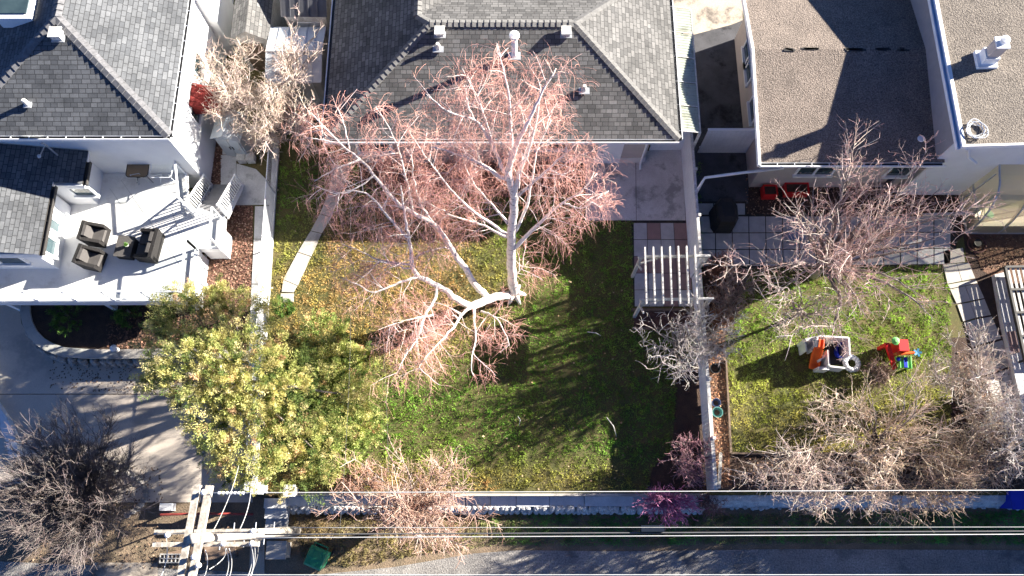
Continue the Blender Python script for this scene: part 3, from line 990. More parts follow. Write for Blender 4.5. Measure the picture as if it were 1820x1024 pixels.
uh = thing('house', 'taller house with pale gravel roof at the right edge', 'house', (UXe + 5, RSY + 4, 0))
usy = P(1722, 258, UZ).y
ku = 0.06
r = MB(); XR = 20
r.roof([(UXe, usy, UZ), (UXe, 21, UZ), (XR, 21, UZ + ku * (XR - UXe)), (XR, usy, UZ + ku * (XR - UXe))], (UXe, usy, UZ), (UXe, 21, UZ))
r.build('roof', M['roof_gravel_pale'], uh)
w = MB(); w.prism([(UXe + .02, usy + .3), (XR, usy + .3), (XR, 20.6), (UXe + .02, 20.6)], 0, UZ - .05)
w.prism([(UXe + .3, usy + .35), (XR, usy + .35), (XR, 20.6), (UXe + .3, 20.6)], UZ - .05, UZ - .01)
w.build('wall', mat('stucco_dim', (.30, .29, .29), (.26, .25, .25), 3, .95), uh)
w = MB(); w.ab(UXe + .05, usy + .26, 0.02, XR, usy + .3, UZ - .1); w.build('south_siding', M['stucco_white'], uh)
gutter('gutter', (UXe, 21, UZ), (UXe, usy - .1, UZ), mat('gutter_sky_tint', (.34, .50, .72), None, 3, .5), uh, (-1, 0, 0), M['white_paint'], hang=0)  # white trough in shade; the blue sky reflection is put into its colour
fb = MB(); fb.beam((UXe + .06, usy - .1, UZ + .04), (UXe + .06, 21, UZ + .04), .12, .08)
fb.beam((UXe, usy - .05, UZ - .02), (XR, usy - .05, UZ + ku * (XR - UXe) - .02), .08, .18); fb.build('fascia', M['white_paint'], uh)
zu = lambda X, Y: UZ + ku * (X - UXe)
q = on(1750, 108, zu)
c = MB()
c.box((q.x, q.y, q.z + .22), (.46, .46, .46)); c.box((q.x, q.y, q.z + .05), (.66, .66, .14))
co = c.build('chimney', M['white_paint'], uh)
c = MB(); c.box((q.x, q.y, q.z + .72), (.36, .36, .55)); c.build('chimney_stack', M['stucco_beige'], co)
c = MB(); c.box((q.x, q.y, q.z + 1.02), (.44, .44, .05)); c.lathe((q.x, q.y, q.z + 1.04), [(.11, 0), (.11, .14), (.15, .15), (.15, .19), (.03, .22)], 12); c.build('chimney_cap', M['white_paint'], co)
ds = MB()
a = P(1730, 268, 3.6)
ds.tube([(UXe + .2, usy - .1, UZ - .1), (UXe + .55, usy + .15, UZ - .5), (UXe + .9, usy + .15, 3.4), (UXe + 1.2, usy - .05, 3.3)], .05, 8)
ds.build('downspout', M['white_paint'], uh, True)
# coil of cable on the roof
q = on(1733, 232, zu)
cb = MB()
pts = []
for k in range(150):
    t = k * .21
    rr = .20 + .16 * (k / 150) + .03 * math.sin(k * .7)
    pts.append((q.x + rr * math.cos(t), q.y + rr * math.sin(t), q.z + .03 + .0006 * k + .01 * math.sin(k)))
cb.tube(pts, .014, 5)
tag(cb.build('cable_coil', M['white_paint']), 'coil of white cable lying on the pale gravel roof corner', 'cable')

# two-storey house to the east, outside the picture; its shadow lies along the alley
nh = thing('house', 'two-storey neighbour house east of the alley, beyond the right edge', 'house', (29, 5, LOW))
hx0, hx1, hy0, hy1, hz = 25.0, 33.0, 1.0, 7.6, 4.3
w = MB(); w.prism([(hx0, hy0), (hx1, hy0), (hx1, hy1), (hx0, hy1)], LOW, hz)
for X in (hx0, hx1): w.face([(X, hy0, hz), (X, hy1, hz), (X, (hy0 + hy1) / 2, hz + 1.7)])
w.build('wall', M['stucco_beige'], nh)
r = MB(); ym = (hy0 + hy1) / 2
r.roof([(hx0 - .4, hy0 - .4, hz - .2), (hx1 + .4, hy0 - .4, hz - .2), (hx1 + .4, ym, hz + 1.75), (hx0 - .4, ym, hz + 1.75)], (hx0, hy0 - .4, hz), (hx1, hy0 - .4, hz))
r.roof([(hx1 + .4, hy1 + .4, hz - .2), (hx0 - .4, hy1 + .4, hz - .2), (hx0 - .4, ym, hz + 1.75), (hx1 + .4, ym, hz + 1.75)], (hx1, hy1 + .4, hz), (hx0, hy1 + .4, hz))
r.build('roof', M['shingle_left'], nh)
for z_ in (.9, 3.8):
    for y_ in (2.6, 5.8): window(nh, (hx0, y_, z_), 1.1, 1.2, 'w')
    for x_ in (26.8, 29, 31.2): window(nh, (x_, hy0, z_), 1.2, 1.2, 's')

# ================================================================== WALLS AND FENCES
# curved stone planter wall beside the driveway
pw = thing('planter_wall', 'curved stone planter wall with flat cap beside the driveway', 'wall', P(110, 632, LOW))
cv = [Vector((*P(x, y, .06)[:2], 0)) for x, y in ((37, 541), (38, 560), (42, 578), (52, 598), (66, 613), (84, 624), (110, 633), (150, 636), (200, 637), (260, 636), (320, 635), (385, 636), (442, 641))]
def offs(line, d):
    out = []
    for i, p in enumerate(line):
        t = (line[min(i + 1, len(line) - 1)] - line[max(i - 1, 0)]).normalized()
        out.append(p + Vector((-t.y, t.x, 0)) * d)
    return out
inn = offs(cv, .32); o1 = offs(cv, -.02)
c = MB()
for i in range(len(cv) - 1):
    c.prism([tuple(o1[i][:2]), tuple(o1[i + 1][:2]), tuple(inn[i + 1][:2]), tuple(inn[i][:2])], .0, .09)
c.build('wall_cap', M['concrete'], pw)
c = MB(); R_ = random.Random(3)
bot = offs(cv, -.10)
for i in range(len(cv) - 1):
    L = (cv[i + 1] - cv[i]).length; n = max(1, int(L / .28))
    for k in range(n):
        for j in range(3):
            z0 = LOW + j * .19
            u = (k + .5 + R_.uniform(-.2, .2)) / n
            p = cv[i].lerp(cv[i + 1], u) + (bot[i] - cv[i]) * (1 - j / 3)
            c.lump((p.x, p.y, z0 + .1), .15, R_.randint(0, 9999), .65)
c.build('stone_face', M['stone'], pw)
s_ = MB(); R_ = random.Random(8)

# retaining wall, ledge and stone face along the alley
XL, XRR = P(505, 880).x, 6.62
rw_ = thing('retaining_wall', 'pale retaining wall with a lower ledge and stone base along the alley', 'wall', ((XL + XRR) / 2, SY, LOW))
c = MB(); c.ab(XL, SY - .03, LOW, XRR, SY + .05, .06); c.build('wall_cap', M['concrete'], rw_)
c = MB(); R_ = random.Random(11)
x = XL
while x < XRR - .3:
    w_ = R_.uniform(.7, 1.7); x1 = min(x + w_, XRR)
    c.prism([(x + .01, SY - .38 + R_.uniform(-.03, .03)), (x1 - .01, SY - .38 + R_.uniform(-.03, .03)), (x1 - .01, SY - .035), (x + .01, SY - .035)], LOW + .1, -.27 + R_.uniform(-.05, .06))
    x = x1
c.build('ledge', mat('ledge_slab', (.66, .67, .68), (.5, .51, .52), 2, .8, fine=.15), rw_)
c = MB(); R_ = random.Random(12)
x = XL
while x < XRR:
    for j in range(3):
        c.lump((x + R_.uniform(-.06, .06), SY - .40 - .06 * (2 - j), LOW + .06 + j * .13), .115, R_.randint(0, 9999), .7)
    x += .19
c.build('stone_face', mat('pale_stone', (.60, .59, .57), (.36, .35, .34), 4, .9, fine=.3, fscale=30, bump=.6, bscale=12), rw_)
# rough stone bank east of the fence
sb = thing('stone_bank', 'rough loose stone bank below the right-hand yard along the alley', 'stone wall', (11, SY - .3, LOW))
c = MB(); R_ = random.Random(21)
c.hexa([(6.7, SY - .42, LOW - .05), (19.6, SY - .42, LOW - .05), (19.6, SY - .01, LOW - .05), (6.7, SY - .01, LOW - .05), (6.7, SY - .2, -.16), (19.6, SY - .2, -.16), (19.6, SY - .01, -.06), (6.7, SY - .01, -.06)])
x = 6.75
while x < 19.5:
    for j in range(3):
        c.lump((x + R_.uniform(-.1, .1), SY + .02 - .19 * (2 - j) + R_.uniform(-.05, .05), LOW + .05 + j * .25), R_.uniform(.07, .14), R_.randint(0, 9999), .6)
    x += R_.uniform(.2, .34)
c.build('stones', MATS['pale_stone'], sb)
# gate pillars
for k, (px, py, lab) in enumerate([(458, 868, 'white capped concrete gate pillar at the end of the side walk'), (514, 872, 'white capped concrete pillar at the west end of the retaining wall')]):
    q = P(px, py, .75)
    t = thing('gate_pillar', lab, 'pillar', (q.x, q.y, 0), group='gate pillars')
    c = MB(); c.ab(q.x - .13, q.y - .13, LOW, q.x + .13, q.y + .13, .68); c.build('shaft', M['concrete'], t)
    c = MB(); c.ab(q.x - .19, q.y - .19, .68, q.x + .19, q.y + .19, .76); c.build('cap', M['white_paint'], t)
# steps down to the alley
stp = thing('garden_steps', 'concrete steps from the side walk down to the alley', 'steps', P(487, 910, LOW))
a, e = P(471, 882, 0), P(508, 882, 0)
for i in range(4):
    c = MB(); c.ab(a.x - .02, SY - .1 - .33 * (i + 1), LOW, e.x, SY - .1 - .33 * i - .004, -.02 - .19 * i); c.build('step', M['concrete_cool'], stp)

# chain link fence, left
fx = lambda Y: -8.86 + (Y - 7.3) * -.02
cl = thing('chain_link_fence', 'galvanised chain link fence between the two left yards', 'fence', (-8.9, 8, 0))
fa, fb_ = P(452, 872, 0), P(493, 250, 0)
fa = Vector((-8.75, SY + .1, 0)); fb_ = Vector((-9.12, 14.8, 0))
fd = (fb_ - fa).normalized(); FL = (fb_ - fa).length
for i in range(7):
    q = fa + fd * FL * i / 6
    c = MB(); c.tube([q, q + Vector((0, 0, 1.25))], .032, 8); c.lathe((q.x, q.y, 1.25), [(.04, 0), (.03, .05), (.005, .06)], 8); c.build('post', M['galv'], cl)
c = MB(); c.tube([fa + Vector((0, 0, 1.2)), fb_ + Vector((0, 0, 1.2))], .024, 8); c.build('top_rail', M['white_paint'], cl)
nb = NB(); st_, h_ = .075, 1.16
pa, pb = [], []
n = int((FL + h_) / st_)
for i in range(n):
    u = i * st_
    u0, u1 = u - h_, u
    z0_, z1_ = 0.04, 0.04 + h_
    if u0 < 0: za = z0_ - u0; a_ = 0
    else: za = z0_; a_ = u0
    if u1 > FL: zb_ = z1_ - (u1 - FL); b_ = FL
    else: zb_ = z1_; b_ = u1
    for flip in (0, 1):
        zz0, zz1 = (za, zb_) if not flip else (2 * z0_ + h_ - za, 2 * z0_ + h_ - zb_)
        pa.append([fa + fd * a_ + Vector((0, 0, zz0)), fa + fd * b_ + Vector((0, 0, zz1))])
pa = np.array([[list(p) for p in q] for q in pa])
nb.tubes(pa, np.full((len(pa), 2), .003), (.68, .70, .72))
nb.build('wire_mesh', M['twig'], cl)
c = MB(); c.beam(fa + Vector((-.06, .3, .05)), fb_ + Vector((-.06, -.3, .05)), .22, .14); c.build('kerb', M['concrete_cool'], cl)

# tall board fence, right
bf = thing('board_fence', 'tall pale vinyl board fence between the main yard and the right yard', 'fence', (6.6, 8, 0))
M['fence'] = mat('fence_board', (.70, .72, .76), (.58, .60, .64), 2, .7, fine=.1, fscale=20)
YF0, YF1 = 9.2, 14.55
c = MB(); y = YF0
while y < YF1:
    c.ab(6.585, y + .006, .05, 6.615, min(y + .178, YF1), 1.72); y += .184
c.build('boards', M['fence'], bf)
c = MB()
for z in (.3, 1.5): c.ab(6.62, YF0, z - .04, 6.66, YF1, z + .04)
c.ab(6.56, YF0, 1.72, 6.66, YF1, 1.76); c.build('rails', M['weathered_white'], bf)
for y in (9.25, 11.0, 12.8, 14.5):
    c = MB(); c.ab(6.62, y - .05, 0, 6.72, y + .05, 1.82); c.build('post', M['weathered_white'], bf)
pf = thing('picket_fence', 'weathered pale picket fence beside the leaf strip', 'fence', (6.65, 5, 0))
c = MB(); y = SY + .15
while y < YF0 - .05:
    c.ab(6.64, y + .003, .05, 6.662, y + .142, 1.2 + .02 * math.sin(y * 9)); y += .145
c.build('pickets', M['fence'], pf)
c = MB()
for z in (.3, 1.0): c.ab(6.665, SY + .1, z - .04, 6.70, YF0 - .06, z + .04)
c.ab(6.60, SY + .1, 1.23, 6.72, YF0 - .06, 1.26)
c.build('rails', M['weathered_white'], pf)
for y in (SY + .2, 3.2, 5.2, 7.2):
    c = MB(); c.ab(6.67, y - .05, 0, 6.77, y + .05, 1.3); c.build('post', M['weathered_white'], pf)

# two short white fences between the houses
def short_fence(name, a, e, h, lab):
    t = thing(name, lab, 'fence', (a + e) / 2)
    c = MB(); d = (e - a); L = d.length; d /= L; n = int(L / .17)
    for i in range(n):
        p, q = a + d * (L * i / n + .004), a + d * (L * (i + 1) / n - .004)
        c.beam((p.x, p.y, h / 2 + .04), (q.x, q.y, h / 2 + .04), .025, h)
    c.build('boards', M['fence'], t)
    c = MB(); c.beam(a + Vector((0, .03, h + .06)), e + Vector((0, .03, h + .06)), .08, .05); c.beam(a + Vector((0, .05, .4)), e + Vector((0, .05, .4)), .04, .08); c.build('rails', M['white_paint'], t)
a, e = P(1239, 272, 0), P(1338, 272, 0)
short_fence('side_fence', a, e, 1.75, 'pale blue-white board fence closing the gap left of the gravel roof')
a, e = P(1153, 268, 0), P(1212, 267, 0)
short_fence('side_gate', a, e, 1.6, 'white board gate between the shingled house and the tall fence')
# long white pipe across the right-hand patio corner
t = MB(); t.tube([P(1239, 338, 1.7), P(1253, 316, 2.05), P(1320, 307, 2.1), P(1393, 299, 2.2)], .05, 8); t.tube([P(1253, 316, 2.05), P(1253, 316, 2.05) - Vector((0, 0, 2.0))], .035, 8)
tag(t.build('white_pipe', M['white_paint'], None, True), 'bent white pipe running from the tall fence to the gravel-roofed house', 'pipe')

# ================================================================== SHEDS AT THE TOP
def gable_shed(name, lab, px, h, rise, along, m_roof, m_wall, ribs=True, px_h=None):
    """px: four roof corners (pixels) nw ne se sw at eave height h; ridge 'x' or 'y'"""
    q = [P(x, y, h) for x, y in px]
    x0, x1 = (q[0].x + q[3].x) / 2, (q[1].x + q[2].x) / 2
    y1, y0 = (q[0].y + q[1].y) / 2, (q[2].y + q[3].y) / 2
    t = thing(name, lab, 'shed', ((x0 + x1) / 2, (y0 + y1) / 2, 0))
    r = MB()
    if along == 'x':
        ym = (y0 + y1) / 2
        r.roof([(x0, y0, h), (x1, y0, h), (x1, ym, h + rise), (x0, ym, h + rise)], (x0, y0, h), (x1, y0, h))
        r.roof([(x1, y1, h), (x0, y1, h), (x0, ym, h + rise), (x1, ym, h + rise)], (x1, y1, h), (x0, y1, h))
    else:
        xm = (x0 + x1) / 2
        r.roof([(x1, y0, h), (x1, y1, h), (xm, y1, h + rise), (xm, y0, h + rise)], (x1, y0, h), (x1, y1, h))
        r.roof([(x0, y1, h), (x0, y0, h), (xm, y0, h + rise), (xm, y1, h + rise)], (x0, y1, h), (x0, y0, h))
    ro = r.build('roof', m_roof, t)
    if ribs:
        b = MB()
        if along == 'x':
            n = int((x1 - x0) / .3)
            for i in range(n + 1):
                X = x0 + (x1 - x0) * i / n
                b.beam((X, y0, h + .015), (X, ym, h + rise + .015), .03, .03); b.beam((X, y1, h + .015), (X, ym, h + rise + .015), .03, .03)
            b.beam((x0, ym, h + rise + .02), (x1, ym, h + rise + .02), .14, .03)
        b.build('roof_rib', m_roof, ro)
    w = MB(); i_ = .08
    w.prism([(x0 + i_, y0 + i_), (x1 - i_, y0 + i_), (x1 - i_, y1 - i_), (x0 + i_, y1 - i_)], 0, h - .03)
    if along == 'y':
        for Y in (y0 + i_, y1 - i_):
            w.face([(x0 + i_, Y, h - .03), (x1 - i_, Y, h - .03), ((x0 + x1) / 2, Y, h + rise - .05)])
    else:
        for X in (x0 + i_, x1 - i_):
            w.face([(X, y0 + i_, h - .03), (X, y1 - i_, h - .03), (X, (y0 + y1) / 2, h + rise - .05)])
    w.build('wall', m_wall, t)
    return t, (x0, y0, x1, y1)

M['metal_roof'] = mat('metal_roof', (.60, .64, .68), (.50, .53, .56), 1.2, .35, metal=.35)
M['metal_dark'] = mat('metal_dark', (.13, .135, .15), (.09, .09, .10), 1.5, .45, metal=.3)
M['resin'] = mat('resin_grey', (.40, .44, .48), (.35, .39, .43), 2, .6)
t, bb = gable_shed('metal_shed', 'pale metal shed with ribbed roof behind bare shrubs', [(482, 48), (577, 48), (573, 147), (472, 147)], 2.0, .28, 'x', M['metal_roof'], M['galv'])
d = MB(); d.ab(bb[0] + .6, bb[1] + .04, .05, bb[0] + 1.7, bb[1] + .075, 1.85); do = d.build('door', M['metal_roof'], t)
d = MB(); d.tube([(bb[0] + 1.1, bb[1] + .02, .9), (bb[0] + 1.1, bb[1] + .02, 1.1)], .015, 6); d.build('handle', M['dark_metal'], do)
t, bb = gable_shed('dark_shed', 'grey-roofed lean shed with dark ribbed metal roof beside the shingled house', [(500, -48), (580, -48), (588, 30), (508, 31)], 2.3, .5, 'x', M['metal_dark'], M['weathered_white'])
d = MB(); d.ab(bb[0] + .5, bb[1] + .04, .05, bb[0] + 1.4, bb[1] + .075, 1.9); d.build('door', M['white_paint'], t)
t, bb = gable_shed('shingled_shed', 'small shed with grey shingled gable roof left of the metal shed', [(417, -60), (484, -60), (486, 72), (417, 72)], 2.1, .55, 'y', M['shingle_main'], M['weathered_white'], False)
d = MB(); d.ab(bb[0] + .3, bb[1] + .04, .05, bb[0] + 1.1, bb[1] + .075, 1.8); d.build('door', M['timber'], t)
# plastic garden shed turned to the south-west
q = P(428, 262, 0)
t = thing('plastic_shed', 'small grey plastic garden shed below the bare shrub', 'shed', q, math.radians(-8), local=True)
w = MB(); w.prism([(-.45, -.42), (.5, -.42), (.5, .55), (-.45, .55)], 0, 1.55); w.build('wall', M['resin'], t)
w = MB(); w.face([(-.55, -.52, 1.5), (.02, -.52, 1.85), (.02, .65, 1.85), (-.55, .65, 1.5)]); w.face([(.02, -.52, 1.85), (.6, -.52, 1.5), (.6, .65, 1.5), (.02, .65, 1.85)])
w.face([(-.45, -.42, 1.54), (.5, -.42, 1.54), (.02, -.42, 1.82)]); w.build('roof', M['resin'], t)
for s in (-1, 1):
    w = MB(); X0 = .025 + (-.42 if s < 0 else .01); w.ab(X0, -.45, .08, X0 + .41, -.42, 1.45); do = w.build('door', M['resin'], t)
    w = MB(); w.ab(.025 + s * .06 - .015, -.475, .7, .025 + s * .06 + .015, -.45, .9); w.build('handle', M['dark_metal'], do)
for k, (px, py) in enumerate(((433, 286), (449, 286))):
    q = P(px, py, 0)
    t = MB(); t.box((q.x, q.y, .19), (.29, .28, .3), .05); t.box((q.x, q.y, .36), (.32, .31, .04), .05)
    tag(t.build('storage_box', M['weathered_white']), ('white lidded box in front of the plastic shed, left of the pair', 'white lidded box in front of the plastic shed, right of the pair')[k], 'box', 'boxes by the plastic shed')

# ================================================================== GREENHOUSE
gx = P(1718, 415, 0).x
gz = CAMH * (1 - gx / P(1776, 273, 0).x)
gy0, gy1 = P(1718, 415, 0).y, P(1776, 273, gz).y
gh = thing('greenhouse', 'curved polycarbonate greenhouse with aluminium ribs against the taller house', 'greenhouse', (gx + 2, gy0, 0))
prof = [(gy1, gz)]
for k in range(13):
    t_ = math.pi / 2 * k / 12
    prof.append((gy0 + (gy1 - gy0) * .62 * (1 - math.sin(t_)), (gz - .22) * math.cos(t_)))
gl = MB(); ribs = MB()
xs = [gx, gx + 1.15, gx + 2.3, gx + 3.45, gx + 4.6]
for i in range(4):
    for (ya, za), (yb, zb) in zip(prof[:-1], prof[1:]):
        gl.face([(xs[i], ya, za), (xs[i], yb, zb), (xs[i + 1], yb, zb), (xs[i + 1], ya, za)])
gl.build('glazing', M['poly'], gh)
for X in xs:
    c = MB()
    for (ya, za), (yb, zb) in zip(prof[:-1], prof[1:]): c.beam((X, ya, za), (X, yb, zb), .05, .05, (1, 0, 0))
    c.build('rib', M['galv'], gh)
c = MB(); c.beam((gx, gy0, .03), (xs[-1], gy0, .03), .06, .06); c.build('sill', M['galv'], gh)
c = MB(); c.beam((gx, gy1, gz), (xs[-1], gy1, gz), .06, .06); c.build('ridge_bar', M['galv'], gh)
c = MB(); ymid = gy0 + (gy1 - gy0) * .5
c.face([(gx, ya, za) for ya, za in prof] + [(gx, gy1, 0)])
eo = c.build('end_wall', M['poly'], gh)
c = MB()
for y_ in (gy0 + (gy1 - gy0) * .3, gy0 + (gy1 - gy0) * .68): c.beam((gx - .02, y_, 0), (gx - .02, y_, gz * .86), .05, .05)
c.beam((gx - .02, gy0 + .1, .95), (gx - .02, gy1, .95), .05, .05); c.beam((gx - .02, gy0, 0.04), (gx - .02, gy1, .04), .05, .06)
c.build('end_frame', M['galv'], eo)
c = MB(); c.ab(gx + .1, gy0 + .15, 0, xs[-1], gy0 + .7, .75); tag(c.build('planting_bench', M['timber']), 'brown planting bench inside the greenhouse', 'bench')
q = P(1735, 398, .3); c = MB(); c.lathe((gx + .35, gy0 + .35, .76), [(.11, 0), (.15, .24), (.16, .25)], 12); tag(c.build('green_bucket', mat('green_plastic', (.02, .22, .07), None, 4, .5)), 'green bucket just inside the greenhouse corner', 'bucket')

# ================================================================== PERGOLA
pg = thing('pergola', 'weathered white pergola of seven rafters over the paver walk', 'pergola', P(1185, 500, 0))
ph = 2.15
c1, c2 = P(1134, 457, ph), P(1262, 455, ph)
c3, c4 = P(1136, 533, ph), P(1268, 531, ph)
for a, e in ((c1, c2), (c3, c4)):
    c = MB(); c.beam(a, e, .07, .14); c.build('beam', M['weathered_white'], pg)
for k in range(7):
    a = P(1146 + k * 14.8, 440 - k * .4, ph + .14); e = P(1149 + k * 15, 541, ph + .14)
    c = MB(); c.beam(a, e, .05, .13); c.build('rafter', M['weathered_white'], pg)
for q in (c1, c3):
    X = P(1142, 480, ph).x - .02
    c = MB(); c.ab(X - .05, q.y - .05, 0, X + .05, q.y + .05, ph - .07); c.build('post', M['weathered_white'], pg)
    c = MB(); c.beam((X, q.y - .03, 1.5), (X + .55, q.y - .03, ph - .06), .05, .07); c.beam((X - .02, q.y, 1.45), (X - .02, q.y - .45, ph - .02), .05, .07); c.build('brace', M['weathered_white'], pg)
for q in (c2, c4):
    c = MB(); c.ab(q.x - .15, q.y - .05, 0, q.x - .05, q.y + .05, ph - .07); c.build('post', M['weathered_white'], pg)
# timber edging of the mulch bed and leaf strip
for a, e, lab in (((1122, 551), (1236, 551), 'grey timber edging between the paver walk and the mulch bed'), ((1124, 584), (1236, 584), 'timber edging along the lower side of the mulch bed')):
    c = MB(); c.beam(P(*a, .05), P(*e, .05), .08, .12); tag(c.build('timber_edging', M['timber']), lab, 'edging', 'bed edgings')
c = MB(); c.beam(P(1290, 640, .06), P(1299, 806, .06), .06, .14); c.beam(P(1299, 806, .06), P(1690, 806, .06), .06, .14); tag(c.build('timber_edging', M['timber']), 'dark timber edging around the right-hand lawn', 'edging', 'bed edgings')
c = MB(); c.beam(P(1281, 806, .5), P(1278, 868, .5), .08, .14); c.beam(P(1281, 806, .05), P(1281, 806, .5), .08, .08); tag(c.build('timber_rail', M['concrete']), 'short pale timber rail at the foot of the picket fence', 'rail')

# ================================================================== DECK FURNITURE
def wicker_seat(name, lab, q, rz, w, d=.72, group=None):
    t = thing(name, lab, 'sofa' if w > 1 else 'armchair', q, rz, group, local=True)
    hw = w / 2
    c = MB(); c.ab(-d / 2, -hw, .05, d / 2, hw, .32); c.build('seat_base', M['wicker'], t)
    c = MB(); c.hexa([(-d / 2, -hw, .30), (-d / 2 + .13, -hw, .30), (-d / 2 + .13, hw, .30), (-d / 2, hw, .30), (-d / 2 - .07, -hw, .78), (-d / 2 + .05, -hw, .78), (-d / 2 + .05, hw, .78), (-d / 2 - .07, hw, .78)]); c.build('backrest', M['wicker'], t)
    for s in (-1, 1):
        c = MB(); y0, y1 = (hw - .11, hw) if s > 0 else (-hw, -hw + .11)
        c.hexa([(-d / 2 + .1, y0, .3), (d / 2, y0, .3), (d / 2, y1, .3), (-d / 2 + .1, y1, .3), (-d / 2 + .05, y0, .72), (d / 2, y0, .58), (d / 2, y1, .58), (-d / 2 + .05, y1, .72)]); c.build('armrest', M['wicker'], t)
    n = 2 if w > 1 else 1
    for k in range(n):
        y0 = -hw + .12 + (w - .24) * k / n; y1 = -hw + .12 + (w - .24) * (k + 1) / n - .01
        c = MB(); c.hexa([(-d / 2 + .13, y0, .321), (d / 2 + .02, y0, .321), (d / 2 + .02, y1, .321), (-d / 2 + .13, y1, .321), (-d / 2 + .14, y0 + .02, .43), (d / 2, y0 + .02, .43), (d / 2, y1 - .02, .43), (-d / 2 + .14, y1 - .02, .43)]); c.build('seat_cushion', M['cushion'], t)
        c = MB(); c.hexa([(-d / 2 + .12, y0 + .02, .431), (-d / 2 + .27, y0 + .02, .431), (-d / 2 + .27, y1 - .02, .431), (-d / 2 + .12, y1 - .02, .431), (-d / 2 + .06, y0 + .03, .80), (-d / 2 + .17, y0 + .03, .80), (-d / 2 + .17, y1 - .03, .80), (-d / 2 + .06, y1 - .03, .80)]); c.build('back_cushion', M['cushion'], t)
    return t
ch = wicker_seat('armchair', 'dark wicker armchair with grey cushion, farther from the deck edge', P(179, 424, DZ), math.radians(-7), .70, .64, group='wicker armchairs on the deck')
dup(ch, P(172, 466, DZ), math.radians(-12), 'dark wicker armchair with grey cushion, nearer the deck edge')
wicker_seat('loveseat', 'dark wicker loveseat facing the coffee table on the deck', P(272, 443, DZ), math.radians(173), 1.08, .66)
q = P(230, 445, DZ)
t = thing('coffee_table', 'square dark wicker coffee table between the armchairs and loveseat', 'table', q, math.radians(-6), local=True)
c = MB(); c.ab(-.27, -.36, 0, .27, .36, .38); c.build('base', M['wicker'], t)
c = MB(); c.ab(-.30, -.39, .38, .30, .39, .41); c.build('tabletop', M['cushion'], t)
q2 = P(227, 437, DZ + .42)
t = thing('potted_plant', 'small green potted plant on the wicker coffee table', 'plant', q2)
c = MB(); c.lathe(q2, [(.05, 0), (.075, .1), (.08, .11)], 12); c.build('pot', M['weathered_white'], t)
nb = NB(); k = 60; th = rng.uniform(0, 6.28, k); el = rng.uniform(.2, 1.3, k)
bs = np.array(q2) + np.array([0, 0, .11]) + rng.normal(0, .015, (k, 3)) * [1, 1, 0]
tp = bs + np.stack([np.cos(th) * np.cos(el), np.sin(th) * np.cos(el), np.sin(el)], 1) * rng.uniform(.08, .17, (k, 1))
nb.blades(bs, tp, .035, rng.uniform(.7, 1.3, (k, 1)) * np.array([.12, .28, .04])); nb.build('foliage', M['leaf'], t)

M['tan'] = mat('tan_glass', (.30, .20, .11), (.24, .16, .09), 3, .3)
def patio_table(lab, q, m_top, rz, frame):
    t = thing('patio_table', lab, 'table', q, rz, 'patio tables by the wall', local=True)
    s = .38
    def rr(s, r=.12, n=5):
        o = []
        for cx, cy, a0 in ((s - r, s - r, 0), (-s + r, s - r, 90), (-s + r, -s + r, 180), (s - r, -s + r, 270)):
            for k in range(n + 1):
                a = math.radians(a0 + 90 * k / n); o.append((cx + r * math.cos(a), cy + r * math.sin(a)))
        return o
    c = MB(); c.prism(rr(s), .69, .70); c.build('tabletop', m_top, t)
    c = MB(); ring = [Vector((x, y, .695)) for x, y in rr(s + .01)]; c.tube(ring + [ring[0]], .016, 6); c.build('rim', frame, t)
    for sx in (-1, 1):
        for sy in (-1, 1):
            c = MB(); c.tube([(sx * .33, sy * .33, .69), (sx * .12, sy * .12, .4), (sx * .3, sy * .3, 0)], .013, 6); c.build('leg', frame, t)
patio_table('square tan-topped patio table with rounded corners by the shaded wall', P(245, 297, DZ + .7) - Vector((0, 0, .7)), M['tan'], 0, M['dark_metal'])
patio_table('square clear glass patio table with thin white frame by the shaded wall', P(287, 298, DZ + .7) - Vector((0, 0, .7)), M['glass'], 0, M['white_paint'])
# small folding chair tucked under the tan table
q = P(256, 318, DZ)
t = thing('metal_chair', 'light metal chair with dark seat pushed under the tan table', 'chair', q, math.radians(100), local=True)
c = MB(); c.lathe((0, 0, .42), [(.17, 0), (.17, .03)], 14); c.build('seat', M['black'], t)
for sx in (-1, 1):
    for sy in (-1, 1):
        c = MB(); c.tube([(sx * .13, sy * .13, .42), (sx * .2, sy * .2, 0)], .011, 6); c.build('leg', M['galv'], t)
c = MB(); c.tube([(-.15, -.16, .42), (-.2, -.16, .8), (-.2, .16, .8), (-.15, .16, .42)], .012, 6); c.build('backrest', M['galv'], t)

# things in the beds beside the stairs
q = P(402, 440, 0)
t = thing('flower_pot', 'terracotta pot with green shoots in the leaf bed below the landing', 'pot', P(399, 436, 0))
q = P(399, 436, 0); c = MB(); c.lathe(q, [(.12, 0), (.17, .27), (.19, .28), (.19, .32), (.16, .32), (.15, .27)], 16); c.build('pot', mat('terracotta', (.42, .16, .08), None, 4, .8), t)
nb = NB(); k = 80; th = rng.uniform(0, 6.28, k); el = rng.uniform(.3, 1.4, k)
bs = np.array(q) + np.array([0, 0, .28]) + rng.normal(0, .05, (k, 3)) * [1, 1, 0]
nb.blades(bs, bs + np.stack([np.cos(th) * np.cos(el), np.sin(th) * np.cos(el), np.sin(el)], 1) * rng.uniform(.12, .28, (k, 1)), .04, rng.uniform(.6, 1.3, (k, 1)) * np.array([.09, .20, .03])); nb.build('foliage', M['leaf'], t)
c = MB(); a, e = P(401, 380, .35), P(398, 396, .03); c.beam(a, e, .10, .03); c.tube([P(404, 379, .4), P(404, 384, .4)], .05, 8); tag(c.build('red_snow_shovel', mat('red_plastic', (.45, .02, .03), None, 4, .5)), 'red shovel leaning on the landing beside the leaf bed', 'shovel')
